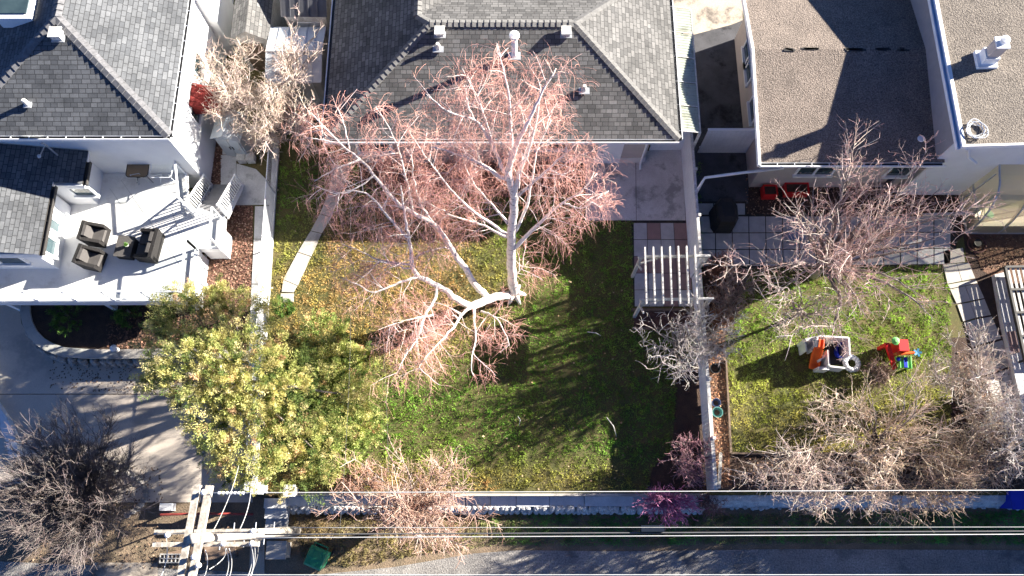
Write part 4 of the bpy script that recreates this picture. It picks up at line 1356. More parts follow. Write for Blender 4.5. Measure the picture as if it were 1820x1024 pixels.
c = MB(); c.tube([P(366, 440, .12), P(365, 480, .11), P(364, 530, .12)], .045, 8); tag(c.build('white_pipe', M['white_paint'], None, True), 'straight white pipe lying along the leaf bed by the deck', 'pipe')
q = P(208, 622, .12)
t = thing('garden_lantern', 'small white lamp standing on the curved planter wall', 'lamp', q)
c = MB(); c.lathe(q, [(.09, 0), (.06, .05), (.05, .25)], 12); c.build('stem', M['weathered_white'], t)
c = MB(); c.lathe((q.x, q.y, q.z + .25), [(.09, 0), (.13, .03), (.06, .12), (.01, .15)], 12); c.build('shade', M['white_paint'], t)

# ================================================================== RIGHT YARD: grill, toys, pots
q = P(1281, 392, 0)
t = thing('covered_grill', 'barbecue under a black cover on the grey patio slabs', 'grill', q, 0, local=True)
c = MB()
outl = [(-.40, -.30), (-.30, -.52), (.30, -.52), (.42, -.25), (.42, .25), (.25, .55), (-.2, .55), (-.42, .3)]
n = len(outl)
rings = [(1.06, .02), (1.0, .55), (1.0, .82), (.86, .98), (.55, 1.08)]
for k, (s, z) in enumerate(rings):
    for i, (x, y) in enumerate(outl):
        wob = 1 + .03 * math.sin(i * 5 + k * 3)
        c.v.append((x * s * wob, y * s * wob, z))
for k in range(len(rings) - 1):
    for i in range(n):
        j = (i + 1) % n
        c.f.append((k * n + i, k * n + j, (k + 1) * n + j, (k + 1) * n + i)); c.uv.append(None)
c.f.append(tuple((len(rings) - 1) * n + i for i in range(n))); c.uv.append(None)
c.build('cover', M['black'], t)
for x, y in ((-.3, -.4), (.3, -.4), (.3, .4), (-.3, .4)):
    c = MB(); c.lathe((x, y, 0), [(.05, 0), (.05, .09)], 10); c.build('wheel', M['dark_metal'], t)

# castle-like play house with slide
PW = mat('toy_grey', (.60, .60, .60), (.50, .50, .50), 3, .6)
OR = mat('toy_orange', (.75, .13, .02), (.62, .10, .02), 3, .45)
BL = mat('toy_blue', (.01, .03, .45), None, 3, .4)
RD = mat('toy_red', (.60, .02, .02), (.5, .015, .02), 3, .45)
GR = mat('toy_green', (.22, .55, .20), (.12, .45, .10), 3, .45)
cx = P(1490, 650, 0)
t = thing('play_house', 'grey plastic play house with an orange slide and blue tub on the lawn', 'play house', cx)
hA = 1.0
def wall(pa, pb, h, thick=.06, z0=0, name='wall', m=None):
    c = MB(); a, e = P(*pa, h), P(*pb, h)
    c.beam((a.x, a.y, (h + z0) / 2), (e.x, e.y, (h + z0) / 2), thick, h - z0); return c.build(name, m or PW, t)
wall((1455, 597), (1508, 600), hA)
wall((1509, 600), (1511, 632), hA)
wall((1453, 598), (1453, 618), hA)
wall((1472, 622), (1474, 650), .75)
wall((1476, 651), (1502, 654), .6)
wall((1432, 604), (1452, 600), .9, .1)
wall((1431, 604), (1434, 624), .7, .05)
wall((1455, 654), (1474, 655), .55, .1)
wall((1458, 640), (1473, 624), .6, .08)
q = P(1497, 622, .5); c = MB()
c.lathe((q.x, q.y, .1), [(.14, 0), (.17, .38), (.20, .4), (.19, .42), (.15, .38), (.13, .06)], 16, 1.0, 1.5); c.build('tub', BL, t)
c = MB(); c.prism([tuple(P(x, y, .1)[:2]) for x, y in ((1456, 604), (1508, 604), (1508, 648), (1476, 648), (1474, 622), (1456, 618))], .03, .1); c.build('floor', M['black'], t)
sl_ = MB()
prof_ = [((1456, 604), (1463, 604), .95), ((1454, 618), (1462, 618), .93), ((1448, 620), (1460, 622), .85), ((1443, 632), (1457, 636), .5), ((1440, 645), (1455, 648), .2), ((1438, 655), (1452, 656), .12)]
for (a1, b1, z1), (a2, b2, z2) in zip(prof_[:-1], prof_[1:]):
    A1, B1, A2, B2 = P(*a1, z1), P(*b1, z1), P(*a2, z2), P(*b2, z2)
    dn = Vector((0, 0, -.05)); 
    sl_.hexa([A1 + dn, B1 + dn, B2 + dn, A2 + dn, A1, B1, B2, A2])
    for p_, q_ in ((A1, A2), (B1, B2)): sl_.beam(p_ + Vector((0, 0, .05)), q_ + Vector((0, 0, .05)), .05, .12)
sl_.build('slide', OR, t)
q = P(1516, 645, .35); rg = MB()
for k in range(16):
    a0 = 2 * math.pi * k / 16; a1 = 2 * math.pi * (k + 1) / 16
    r_ = .23 + (.012 if k % 2 else 0)
    rg.tube([(q.x + r_ * math.cos(a0), q.y + r_ * math.sin(a0), .24), (q.x + .235 * math.cos(a1), q.y + .235 * math.sin(a1), .24)], .095, 8)
rg.build('ring', PW, t, True)
# small red and green activity toy
q = P(1596, 655, 0)
t = thing('activity_toy', 'red and green plastic activity toy on the lawn', 'toy', q)
c = MB()
a, e = P(1577, 612, .75), P(1590, 655, .1); c.beam(a, e, .16, .10); c.beam(P(1577, 612, .75), P(1577, 612, .75) - Vector((0, 0, .7)), .12, .12); c.build('red_ramp', RD, t)
c = MB(); a, e = P(1598, 609, .8), P(1611, 608, .8); c.box(((a.x + e.x) / 2, a.y - .1, .45), (.34, .40, .80)); c.build('red_tower', RD, t)
c = MB(); q1 = P(1593, 606, .85); c.lathe((q1.x, q1.y, .75), [(.13, 0), (.15, .08), (.05, .14)], 10); c.build('green_knob', GR, t)
c = MB(); q1 = P(1609, 644, .35); c.box((q1.x, q1.y, .33), (.46, .42, .06), -.08)
for sx in (-1, 1):
    for sy in (-1, 1): c.box((q1.x + sx * .19, q1.y + sy * .17, .16), (.06, .06, .3))
for k in range(4): c.box((q1.x - .2 + k * .13, q1.y, .38), (.03, .42, .06), -.08)
c.build('green_table', GR, t)
c = MB(); c.box((q1.x - .02, q1.y - .02, .40), (.12, .36, .05), -.08); c.lump((q1.x - .24, q1.y + .1, .38), .08, 4); c.build('blue_tray', BL, t)
c = MB(); c.tube([P(1600, 629, .55), P(1625, 627, .55)], .05, 8); c.build('red_arm', OR, t)
c = MB(); q1 = P(1630, 627, .55)
for k in range(5):
    a_ = 2 * math.pi * k / 5; c.beam(q1, q1 + Vector((math.cos(a_) * .15, math.sin(a_) * .15, .02)), .07, .05)
c.build('blue_star', mat('toy_teal', (.03, .16, .30), None, 3, .45), t)
# red planter boxes against the low house
for k, (px0, px1, py) in enumerate(((1357, 1382, 338), (1396, 1438, 334))):
    a, e = P(px0, py, .4), P(px1, py, .4)
    t = thing('red_planter', ('shorter red planter box in the dark bed', 'longer red planter box in the dark bed')[k] + ' below the gravel roof', 'planter', (a + e) / 2 * 1 - Vector((0, 0, .4)), group='red planter boxes')
    c = MB(); w_ = e.x - a.x; X = (a.x + e.x) / 2
    for y_ in (-.2, .2): c.ab(a.x, a.y + y_ - .02, 0, e.x, a.y + y_ + .02, .42)
    for x_ in (a.x, e.x - .04): c.ab(x_, a.y - .179, 0, x_ + .04, a.y + .179, .42)
    c.build('box', RD, t)
    c = MB(); c.ab(a.x + .04, a.y - .18, .1, e.x - .04, a.y + .18, .34); c.build('soil', M['soil'], t)
# dark barrel and boards near the greenhouse
q = P(1585, 306, .8)
c = MB(); c.lathe((q.x, q.y, 0), [(.26, 0), (.30, .4), (.28, .85), (.24, .86), (.24, .8)], 18); tag(c.build('dark_barrel', mat('dark_blue_plastic', (.02, .03, .05), None, 4, .5)), 'dark water barrel beside the low house wall', 'barrel')
c = MB(); c.beam(P(1576, 300, .5), P(1578, 335, .5), .08, .3); c.beam(P(1525, 345, .3), P(1578, 335, .4), .10, .25); tag(c.build('raised_bed_board', M['timber']), 'brown boards of a raised bed right of the barrel', 'boards')
c = MB(); c.beam(P(1640, 382, 1.2), P(1728, 379, 1.2), .09, .09); tag(c.build('timber_beam', M['concrete']), 'pale timber beam reaching to the greenhouse corner', 'beam')
c = MB()
for k in range(7): c.beam(P(1690 + k * 3.2, 297, 1.6), P(1690 + k * 3.2, 330, .2), .05, .03)
c.beam(P(1690, 300, 1.4), P(1712, 300, 1.4), .04, .05); tag(c.build('slat_screen', M['timber']), 'dark slatted screen in the corner by the greenhouse', 'screen')
q = P(1735, 435, 0); c = MB(); pts = [(q.x + .33 * math.cos(a_), q.y + .33 * math.sin(a_), .05) for a_ in np.linspace(0, 6.283, 25)]
c.tube(pts, .03, 6); tag(c.build('hose_ring', mat('dull_red', (.14, .07, .06), None, 4, .8), None, True), 'dull red ring lying on the brown soil below the greenhouse', 'ring')
c = MB(); c.lathe((q.x - .03, q.y, .0), [(.10, 0), (.14, .2), (.15, .21), (.12, .2)], 12); tag(c.build('dark_pot', M['black']), 'dark pot inside the dull red ring', 'pot', None)
a, e = P(1400, 402, .42), P(1432, 426, .42)
c = MB(); c.box(((a.x + e.x) / 2, (a.y + e.y) / 2, .40), (abs(e.x - a.x), abs(a.y - e.y), .04))
for sx in (-1, 1):
    for sy in (-1, 1): c.box(((a.x + e.x) / 2 + sx * (abs(e.x - a.x) / 2 - .06), (a.y + e.y) / 2 + sy * (abs(a.y - e.y) / 2 - .06), .19), (.05, .05, .38))
tag(c.build('patio_bench', mat('blue_grey_paint', (.16, .24, .36), None, 4, .6)), 'blue-grey low table under the big bare tree', 'table')
# pots in the leaf strip
for px, py, r_, m_, lab in ((1275, 733, .17, mat('teal_plastic', (.08, .22, .20), None, 4, .5), 'round teal-rimmed pot in the leaf strip beside the picket fence'), (1273, 716, .14, mat('blue_plastic', (.05, .07, .14), None, 4, .5), 'small dark blue pot just above the teal-rimmed pot'), (1252, 548, .16, M['weathered_white'], 'grey pot in the leaf strip by the pergola corner'), (1271, 655, .17, M['black'], 'black pot half hidden below the twisted grey tree')):
    q = P(px, py, .25)
    t = thing('flower_pot', lab, 'pot', (q.x, q.y, 0), group='pots in the leaf strip')
    c = MB(); c.lathe((q.x, q.y, 0), [(r_ * .75, 0), (r_, .27), (r_ * 1.1, .28), (r_ * 1.1, .31), (r_ * .97, .31), (r_ * .93, .2)], 18); c.build('pot', m_, t)
    c = MB(); c.lathe((q.x, q.y, .18), [(r_ * .92, 0), (r_ * .6, .02), (.01, .03)], 14); c.build('soil', M['soil'], t)
# kerb wall, hatch lid and slatted frame, far right
kw_ = thing('kerb_wall', 'low concrete kerb wall beside the stepping path at the right edge', 'kerb', P(1800, 560, 0))
c = MB()
kp = [(1768, 488), (1784, 484), (1802, 570), (1818, 640), (1850, 780), (1830, 784), (1800, 650), (1782, 570)]
c.prism(XY(kp, .22), 0, .22); c.build('kerb', M['concrete_cool'], kw_)
c = MB(); c.prism(XY([(1790, 590), (1805, 588), (1813, 626), (1798, 630)], .25), .2, .25); tag(c.build('hatch_lid', M['paver_red']), 'brown hatch lid set on the low kerb wall', 'lid')
tf = thing('slatted_platform', 'black metal frame filled with pale wooden slats at the right edge', 'platform', P(1820, 550, 0))
zt = .55
a0_, a1_ = P(1786, 475, zt), P(1822, 640, zt)
dv = (a1_ - a0_); ux = Vector((1, 0.02, 0))
c = MB()
for k in range(5):
    p_ = a0_ + dv * k / 4; c.beam(p_ + Vector((0, 0, .03)), p_ + ux * 2.4 + Vector((0, 0, .03)), .08, .07)
c.beam(a0_, a1_, .08, .12); c.beam(a0_ + ux * 1.2, a1_ + ux * 1.2, .07, .12)
c.build('metal_frame', M['dark_metal'], tf)
c = MB()
for k in range(13):
    o_ = ux * (.12 + k * .18); c.beam(a0_ + o_ + Vector((0, 0, -.03)), a1_ + o_ + Vector((0, 0, -.03)), .085, .03)
c.build('slats', M['weathered_white'], tf)
for p_ in (a0_, a1_, a0_ + ux * 2.3, a1_ + ux * 2.3):
    c = MB(); c.beam(p_, p_ - Vector((0, 0, zt)), .07, .07); c.build('leg', M['dark_metal'], tf)
q = P(1815, 888, LOW + .9)
t = thing('recycling_bin', 'bright blue bin standing on the grass verge at the right edge', 'bin', (q.x, q.y, LOW))
c = MB(); c.hexa([(q.x - .26, q.y - .25, LOW), (q.x + .26, q.y - .25, LOW), (q.x + .26, q.y + .22, LOW), (q.x - .26, q.y + .22, LOW), (q.x - .32, q.y - .3, LOW + .85), (q.x + .32, q.y - .3, LOW + .85), (q.x + .32, q.y + .28, LOW + .85), (q.x - .32, q.y + .28, LOW + .85)]); c.build('body', BL, t)
c = MB(); c.box((q.x, q.y, LOW + .89), (.68, .64, .06)); c.build('lid', BL, t)

# ================================================================== ALLEY SIDE: wheelie bin, cabinet, rails
q = P(562, 990, LOW + 1.0)
t = thing('wheelie_bin', 'green wheelie bin standing on the verge beside the alley', 'bin', (q.x, q.y, LOW), math.radians(-22), local=True)
GB = mat('bin_green', (.03, .27, .13), (.025, .20, .10), 3, .4)
c = MB(); c.hexa([(-.22, -.26, .05), (.22, -.26, .05), (.22, .22, .05), (-.22, .22, .05), (-.29, -.34, .95), (.29, -.34, .95), (.29, .30, .95), (-.29, .30, .95)]); c.build('body', GB, t)
c = MB()
pr = [(-.36, .965), (-.30, 1.01), (-.05, 1.06), (.2, 1.05), (.30, 1.0)]
for (y0, z0), (y1, z1) in zip(pr[:-1], pr[1:]):
    w0 = .31
    c.hexa([(-w0, y0, z0 - .03), (w0, y0, z0 - .03), (w0, y1, z1 - .03), (-w0, y1, z1 - .03), (-w0 + .03, y0, z0 + .01), (w0 - .03, y0, z0 + .01), (w0 - .03, y1, z1 + .01), (-w0 + .03, y1, z1 + .01)])
for X in (-.14, .14): c.beam((X, -.28, 1.03), (X, .22, 1.07), .05, .03)
lo = c.build('lid', GB, t)
c = MB(); c.tube([(-.24, .30, .97), (-.24, .40, .98), (.24, .40, .98), (.24, .30, .97)], .022, 8); c.build('handle', GB, t, True)
for s in (-1, 1):
    c = MB(); c.tube([(s * .26, .27, .12), (s * .32, .27, .12)], .12, 14); c.build('wheel', M['black'], t)
q = P(491, 978, LOW + .75)
t = thing('utility_cabinet', 'pale concrete utility cabinet below the foot of the steps', 'cabinet', (q.x, q.y, LOW))
c = MB(); c.box((q.x, q.y, LOW + .36), (.58, .50, .7)); c.build('body', M['concrete'], t)
c = MB(); c.box((q.x, q.y, LOW + .74), (.66, .58, .07)); c.build('lid', M['concrete'], t)
c = MB(); c.tube([P(285, 915, -.3), P(360, 913, -.3), P(450, 914, -.3)], .04, 8); c.beam(P(288, 915, LOW), P(288, 915, -.3), .05, .05); c.beam(P(445, 914, LOW), P(445, 914, -.3), .05, .05)
tag(c.build('red_rail', mat('red_paint', (.36, .06, .05), (.25, .05, .04), 5, .6)), 'low red rail across the end of the driveway behind the pole', 'rail')
c = MB(); c.ab(*P(289, 908, LOW)[:2], LOW, P(313, 895, LOW).x, P(313, 895, LOW).y, -.35); tag(c.build('concrete_block', M['white_paint']), 'white concrete block at the driveway corner beside the lilac', 'block')
c = MB(); c.beam(P(365, 985, LOW + .06), P(418, 972, LOW + .06), .45, .12); c.beam(P(300, 990, LOW + .05), P(356, 978, LOW + .05), .3, .10); tag(c.build('plank_pile', mat('brown_plank', (.30, .21, .15), (.2, .14, .10), 6, .9)), 'brown weathered planks lying on the ground under the pole', 'planks')
gr_ = MB(); a, e = P(285, 985, LOW + .12), P(325, 1000, LOW + .12)
for k in range(7): gr_.beam((a.x + (e.x - a.x) * k / 6, a.y, LOW + .1), (a.x + (e.x - a.x) * k / 6, e.y, LOW + .1), .03, .05)
for k in range(3): gr_.beam((a.x, a.y + (e.y - a.y) * k / 2, LOW + .13), (e.x, a.y + (e.y - a.y) * k / 2, LOW + .13), .03, .03)
tag(gr_.build('pallet_rack', M['weathered_white']), 'pale slatted rack on the ground left of the utility pole', 'rack')
# bed stones round the lilac
c = MB(); R_ = random.Random(4)
for k in range(14):
    a_ = math.radians(-60 + k * 12); q0 = P(205, 880, LOW + .05); c.lump((q0.x + 1.05 * math.cos(a_), q0.y + .75 * math.sin(a_), LOW + .05), .12, k, .7)
tag(c.build('stone_edging', M['stone']), 'ring of rough edging stones around the lilac bed', 'edging', None)

cwl = MB()
q_ = [P(x, y, LOW) for x, y in ((-70, 640), (-20, 690), (2, 722), (22, 752), (36, 785), (40, 812))]
for a, e in zip(q_[:-1], q_[1:]): cwl.beam(a + Vector((-.15, 0, .14)), e + Vector((-.15, 0, .14)), .34, .30)
tag(cwl.build('kerb_wall', M['white_paint']), 'low white curved kerb at the far left edge of the driveway', 'kerb')

# ================================================================== UTILITY POLE AND WIRES
ZP = 9.2
pt = P(341, 957, ZP); pb_ = Vector((-7.42, .26, LOW))
up_ = thing('utility_pole', 'weathered wooden utility pole with two pairs of crossarms above the alley', 'pole', pb_)
c = MB(); c.tube([pb_, pb_.lerp(pt, .5), pt], [.17, .145, .115], 14); c.build('shaft', M['pole_wood'], up_, True)
zA = ZP - .25
axm = pt - Vector((0, 0, 0))
for s, a_, e_ in ((-1, (352, 862), (322, 1024)), (1, (373, 863), (342, 1024))):
    A_, E_ = P(*a_, zA), P(*e_, zA); d_ = (E_ - A_); E_ = A_ + d_ * 1.22
    c = MB(); c.beam(A_, E_, .155, .12); c.build('crossarm', M['pole_wood'], up_)
zB_ = ZP - 1.15
for a_, e_ in (((276, 946), (461, 944)), ((273, 968), (460, 967))):
    A_, E_ = P(*a_, zB_), P(*e_, zB_)
    c = MB(); c.beam(A_, E_, .11, .15); c.build('crossarm', M['pole_wood'], up_)
for px, py, z in ((362, 875, zA + .14), (353, 1005, zA + .14), (298, 951, zB_ + .14), (450, 944, zB_ + .14), (397, 966, zB_ + .14), (448, 966, zB_ + .14), (345, 990, zA + .14)):
    q = P(px, py, z); c = MB(); c.lathe((q.x, q.y, q.z - .06), [(.02, 0), (.06, .03), (.045, .06), (.07, .09), (.05, .12), (.03, .16)], 10); c.build('insulator', M['white_paint'], up_, True)
c = MB(); q = pb_.lerp(pt, .62)
c.beam(q + Vector((-.25, -.2, 0)), q + Vector((.25, -.2, 0)), .05, .05); c.build('bracket', M['galv'], up_)
for k in range(6):
    q = pb_.lerp(pt, .3 + k * .1); c = MB(); c.tube([q + Vector((0, (-1) ** k * .12, 0)), q + Vector((0, (-1) ** k * .32, 0))], .014, 6); c.build('step_bolt', M['galv'], up_)
br = MB(); br.tube([P(352, 900, zA), P(390, 905, ZP - .9), P(341, 957, ZP - 1.2)], .02, 6); 


def wire(name, lab, a, e, sag, r, m, n=24, group=None):
    a, e = Vector(a), Vector(e)
    pts = [a.lerp(e, k / n) - Vector((0, 0, sag * 4 * (k / n) * (1 - k / n))) for k in range(n + 1)]
    c = MB(); c.tube(pts, r, 6)
    return tag(c.build(name, m, None, True), lab, 'cable', group)


WM = mat('wire_alu', (.62, .62, .60), None, 3, .45, metal=.3)
WK = mat('wire_dark', (.10, .10, .105), None, 3, .6)
G_ = 'overhead lines along the alley'
ax_ = 18.5
def east(py, z): return Vector((24, P(1820, py, z).y, z))
wire('power_line', 'single bright overhead wire above the retaining wall', P(376, 876, zA + .1), east(867.5, 9.0), .12, .012, WM, group=G_)
ins = MB()
for k in range(7): q = P(388 + k * 7, 876.5, zA + .09); ins.tube([q, q + Vector((.045, 0, 0))], .035, 10)
tag(ins.build('line_insulator', M['white_paint']), 'string of white insulator discs on the wire near the crossarm', 'insulator')
wire('power_line', 'bright overhead wire along the very bottom edge of the picture', P(353, 1022, zA + .05), east(1022, 9.0), .05, .012, WM, group=G_)
wire('power_line', 'thick pale overhead cable, lowest of the bundle above the verge', P(455, 956, 7.2), east(946, 7.3), .1, .013, WM, group=G_)
wire('power_line', 'thin pale overhead wire, uppermost of the bundle above the verge', P(520, 938, 7.2), east(936, 7.5), .1, .007, WM, group=G_)
wire('communication_cable', 'dark overhead cable carrying the splice box', P(470, 950, 6.4), east(941, 6.8),   .15, .02, WK, group=G_)
q1, q2_ = P(1139, 939.5, 6.45), P(1180, 939.5, 6.45)
c = MB(); c.beam(q1, q2_, .16, .15); tag(c.build('splice_box', mat('splice_grey', (.016, .022, .035), None, 3, .8, spec=.0)), 'grey-blue splice box hanging on the dark overhead cable', 'splice box')
G2 = 'service drops from the pole line'
att = Vector((P(618, 250, 3.2).x, EY - .02, 3.0))
wire('service_drop', 'thin service wire from the alley line over the lawn to the shingled house', P(693, 945, 7.0), P(655, 262, 3.1), .9, .0035, WK, group=G2)
wire('service_drop', 'second thin service wire ending at the birch side of the shingled house', P(604, 940, 7.0), P(618, 262, 3.1), 1.0, .004, WK, group=G2)
wire('service_drop', 'short pale wire from the lower crossarm toward the left driveway', P(378, 945, zB_), P(424, 828, 4.6), .2, .010, WM, group=G2)
wire('service_drop', 'short pale wire crossing toward the gate pillar', P(424, 945, zB_), P(446, 868, 6.8), .2, .010, WM, group=G2)
for k, (x0, y0, x1) in enumerate(((447, 968, 436), (452, 968, 440), (446, 970, 443), (402, 975, 398), (407, 975, 404), (365, 978, 358), (295, 955, 281))):
    wire('jumper_wire', 'thin wires hanging south from the crossarms to the bottom edge', P(x0, y0, zB_ + .1), P(x1, 1035, zB_ - .3), .25, .010, WM, group='jumper wires on the pole')
wire('loop_wire', 'curved wire looping from the lower crossarm', P(395, 968, zB_), P(372, 1012, zB_ - .2), .6, .009, WM)
wire('down_cable', 'cable running down the pole shaft toward the cable bundle', P(458, 962, 7.0), P(440, 1030, 7.2), .3, .016, WK)

# ================================================================== TREES, SHRUBS, GRASS
def resample(poly, n):
    p = np.asarray(poly, float)
    d = np.r_[0, np.cumsum(np.linalg.norm(np.diff(p, axis=0), axis=1))]
    t = np.linspace(0, d[-1], n)
    return np.stack([np.interp(t, d, p[:, k]) for k in range(3)], 1)


def smooth(poly, n):
    """Catmull-Rom through the given points"""
    p = np.asarray(poly, float)
    p = np.vstack([2 * p[0] - p[1], p, 2 * p[-1] - p[-2]])
    out = []
    for i in range(1, len(p) - 2):
        for t in np.linspace(0, 1, 6, endpoint=False):
            out.append(.5 * ((2 * p[i]) + (-p[i - 1] + p[i + 1]) * t + (2 * p[i - 1] - 5 * p[i] + 4 * p[i + 1] - p[i + 2]) * t * t + (-p[i - 1] + 3 * p[i] - 3 * p[i + 1] + p[i + 2]) * t ** 3))
    out.append(p[-2])
    return resample(out, n)


def unit(a): return a / (np.linalg.norm(a, axis=-1, keepdims=True) + 1e-9)


def grow(par, n, t0, t1, L, spread, upb, bend, wig, K=6, lvar=.4, taper=.5):
    """n side shoots on the parents par (N,Kp,3). Returns polys (n,K,3) and the parameter on the parent"""
    N, Kp, _ = par.shape
    ln = np.linalg.norm(np.diff(par, axis=1), axis=2).sum(1)
    idx = rng.choice(N, n, p=ln / ln.sum())
    t = rng.uniform(t0, t1, n)
    f = t * (Kp - 1); i = np.minimum(f.astype(int), Kp - 2); fr = (f - i)[:, None]
    a, b = par[idx, i], par[idx, i + 1]
    o = a + (b - a) * fr
    tan = unit(b - a)
    perp = rng.normal(size=(n, 3)); perp = unit(perp - tan * (perp * tan).sum(1, keepdims=True))
    d = unit(tan * (1 - spread) + perp * spread + np.array([0, 0, upb]))
    le = L * rng.uniform(1 - lvar, 1 + lvar, n) * (1 - taper * t)
    st = (le / (K - 1))[:, None]
    pts = [o]
    for k in range(K - 1):
        pts.append(pts[-1] + d * st)
        d = unit(d + np.array([0, 0, bend]) / (K - 1) + rng.normal(size=(n, 3)) * wig)
    return np.stack(pts, 1), idx


def cone(r0, r1, n, K, var=.3):
    r = np.linspace(1, r1 / r0, K)[None, :] * r0 * rng.uniform(1 - var, 1 + var, (n, 1))
    return r


def tint(c, n, v=.18):
    return np.asarray(c)[None, :] * rng.uniform(1 - v, 1 + v, (n, 1)) * rng.uniform(.94, 1.06, (n, 3))


def birch_bark():
    m, t, b = _new('birch_bark')
    tc = t.nodes.new('ShaderNodeTexCoord')
    mp = t.nodes.new('ShaderNodeMapping'); mp.inputs['Scale'].default_value = (1, 1, 2.5)
    t.links.new(tc.outputs['Object'], mp.inputs[0])
    f = noise(t, 4.5, 6, .75, .53, .66, mp.outputs[0])
    t.links.new(ramp_mix(t, f, (.74, .68, .63), (.13, .105, .095)), b.inputs['Base Color'])
    b.inputs['Roughness'].default_value = .8
    return m


M['birch'] = birch_bark()

# ---- the birch
B_LIMBS = [
    # trunk one and its forks: (px, py, height)
    ([(914, 524, -.05), (909, 475, 2.0), (909, 425, 4.0), (912, 380, 5.4), (913, 345, 6.4), (906, 322, 7.0), (903, 300, 7.6)], .185, .105),
    ([(903, 300, 7.6), (916, 264, 8.5), (930, 230, 9.2), (950, 195, 9.7), (965, 160, 10.1), (988, 122, 10.4)], .10, .012),
    ([(913, 348, 6.4), (925, 300, 7.4), (945, 250, 8.3), (955, 200, 9.0), (962, 150, 9.7)], .085, .012),
    ([(906, 322, 7.0), (885, 311, 7.3), (858, 293, 7.7), (830, 281, 8.0), (790, 266, 8.3), (765, 262, 8.4)], .065, .01),
    ([(896, 305, 7.5), (875, 257, 8.3), (846, 216, 8.9), (800, 200, 9.4), (756, 166, 9.8)], .06, .01),
    ([(907, 288, 8.0), (908, 230, 8.8), (903, 165, 9.6), (884, 78, 10.4)], .065, .01),
    ([(882, 272, 8.1), (868, 228, 8.7), (848, 175, 9.3), (822, 122, 9.9)], .05, .009),
    ([(846, 216, 8.9), (832, 190, 9.2), (825, 150, 9.6)], .03, .008),
    ([(916, 350, 6.2), (945, 327, 6.7), (975, 300, 7.2), (1000, 278, 7.6), (1026, 254, 8.0)], .06, .01),
    ([(916, 440, 3.5), (955, 400, 4.5), (1000, 360, 5.3), (1030, 343, 5.7), (1062, 308, 6.1)], .075, .012),
    ([(915, 413, 4.4), (935, 370, 5.3), (945, 320, 6.1), (955, 268, 6.9), (980, 215, 7.6)], .06, .01),
    ([(912, 497, 1.1), (926, 478, 1.5), (939, 465, 1.8)], .03, .01),
    ([(908, 422, 4.1), (870, 396, 4.6), (835, 371, 5.1), (800, 335, 5.7), (765, 290, 6.3), (728, 238, 6.9)], .06, .01),
    ([(908, 402, 4.7), (877, 366, 5.4), (850, 336, 5.9), (831, 305, 6.3), (824, 288, 6.5)], .05, .01),
    ([(908, 427, 3.9), (860, 401, 4.1), (815, 388, 4.4), (780, 371, 4.8), (758, 358, 5.0)], .05, .01),
    ([(1000, 360, 5.3), (1035, 370, 5.5), (1060, 352, 5.7), (1082, 340, 5.6)], .035, .008),
    ([(975, 300, 7.2), (995, 310, 7.2), (1022, 302, 7.2)], .03, .008),
    # the leaning trunk
    ([(910, 524, .05), (880, 528, .85), (852, 539, 1.45), (838, 544, 1.8)], .165, .135),
    ([(868, 530, 1.05), (845, 506, 1.8), (825, 475, 2.7), (800, 440, 3.7), (790, 421, 4.2), (770, 397, 4.8), (735, 380, 5.4), (700, 354, 6.1), (665, 311, 6.8), (640, 284, 7.2), (605, 255, 7.6), (552, 200, 8.1)], .13, .012),
    ([(840, 545, 1.75), (815, 535, 2.3), (790, 515, 2.9), (765, 501, 3.3), (742, 490, 3.8), (733, 470, 4.3), (728, 430, 5.0), (722, 400, 5.5), (717, 365, 6.0), (712, 330, 6.4)], .13, .02),
    ([(727, 425, 5.1), (690, 386, 5.8), (660, 350, 6.3), (625, 338, 6.6), (585, 350, 6.7)], .05, .01),
    ([(743, 491, 3.8), (710, 502, 4.0), (662, 520, 4.2), (640, 508, 4.4), (608, 495, 4.6)], .05, .008),
    ([(776, 505, 3.1), (772, 535, 3.4), (755, 560, 3.6), (745, 595, 3.8), (716, 640, 4.0), (705, 665, 3.9)], .06, .009),
    ([(838, 545, 1.85), (820, 560, 2.5), (795, 595, 3.2), (755, 636, 3.6), (742, 662, 3.6)], .06, .009),
    ([(842, 547, 1.85), (843, 575, 2.5), (846, 600, 3.1), (837, 640, 3.5), (842, 668, 3.5)], .05, .009),
    ([(855, 552, 1.7), (882, 566, 2.4), (896, 590, 2.9), (905, 612, 3.1)], .04, .008),
    ([(732, 470, 4.3), (680, 464, 4.5), (625, 440, 4.9), (606, 432, 5.1)], .04, .008),
    ([(734, 480, 4.1), (690, 468, 4.5), (640, 463, 4.8)], .03, .007),
    ([(735, 380, 5.4), (720, 310, 6.4), (700, 245, 7.4), (668, 190, 8.0)], .05, .009),
    ([(770, 397, 4.8), (746, 360, 5.6), (735, 318, 6.2), (730, 265, 6.9)], .045, .009),
    ([(640, 284, 7.2), (600, 298, 7.4), (560, 322, 7.4)], .035, .008),
    ([(605, 255, 7.6), (578, 250, 7.7), (548, 245, 7.7)], .03, .008),
    ([(622, 268, 7.4), (612, 225, 7.9), (600, 190, 8.2)], .03, .008),
    ([(665, 311, 6.8), (640, 330, 6.8), (600, 345, 6.8), (560, 330, 6.9)], .03, .008),
    ([(803, 445, 3.6), (790, 440, 3.9), (765, 445, 4.2), (740, 452, 4.4)], .03, .007),
    ([(716, 640, 4.0), (735, 590, 3.7), (700, 590, 4.0)], .015, .006),
    ([(770, 560, 3.5), (720, 570, 4.0), (690, 580, 4.1)], .03, .007),
]
base = P(914, 524, 0)
tree = thing('birch_tree', 'big white-barked weeping birch with bare red-brown twigs, forked at the lawn', 'tree', base)
tk = MB(); fine_l = []
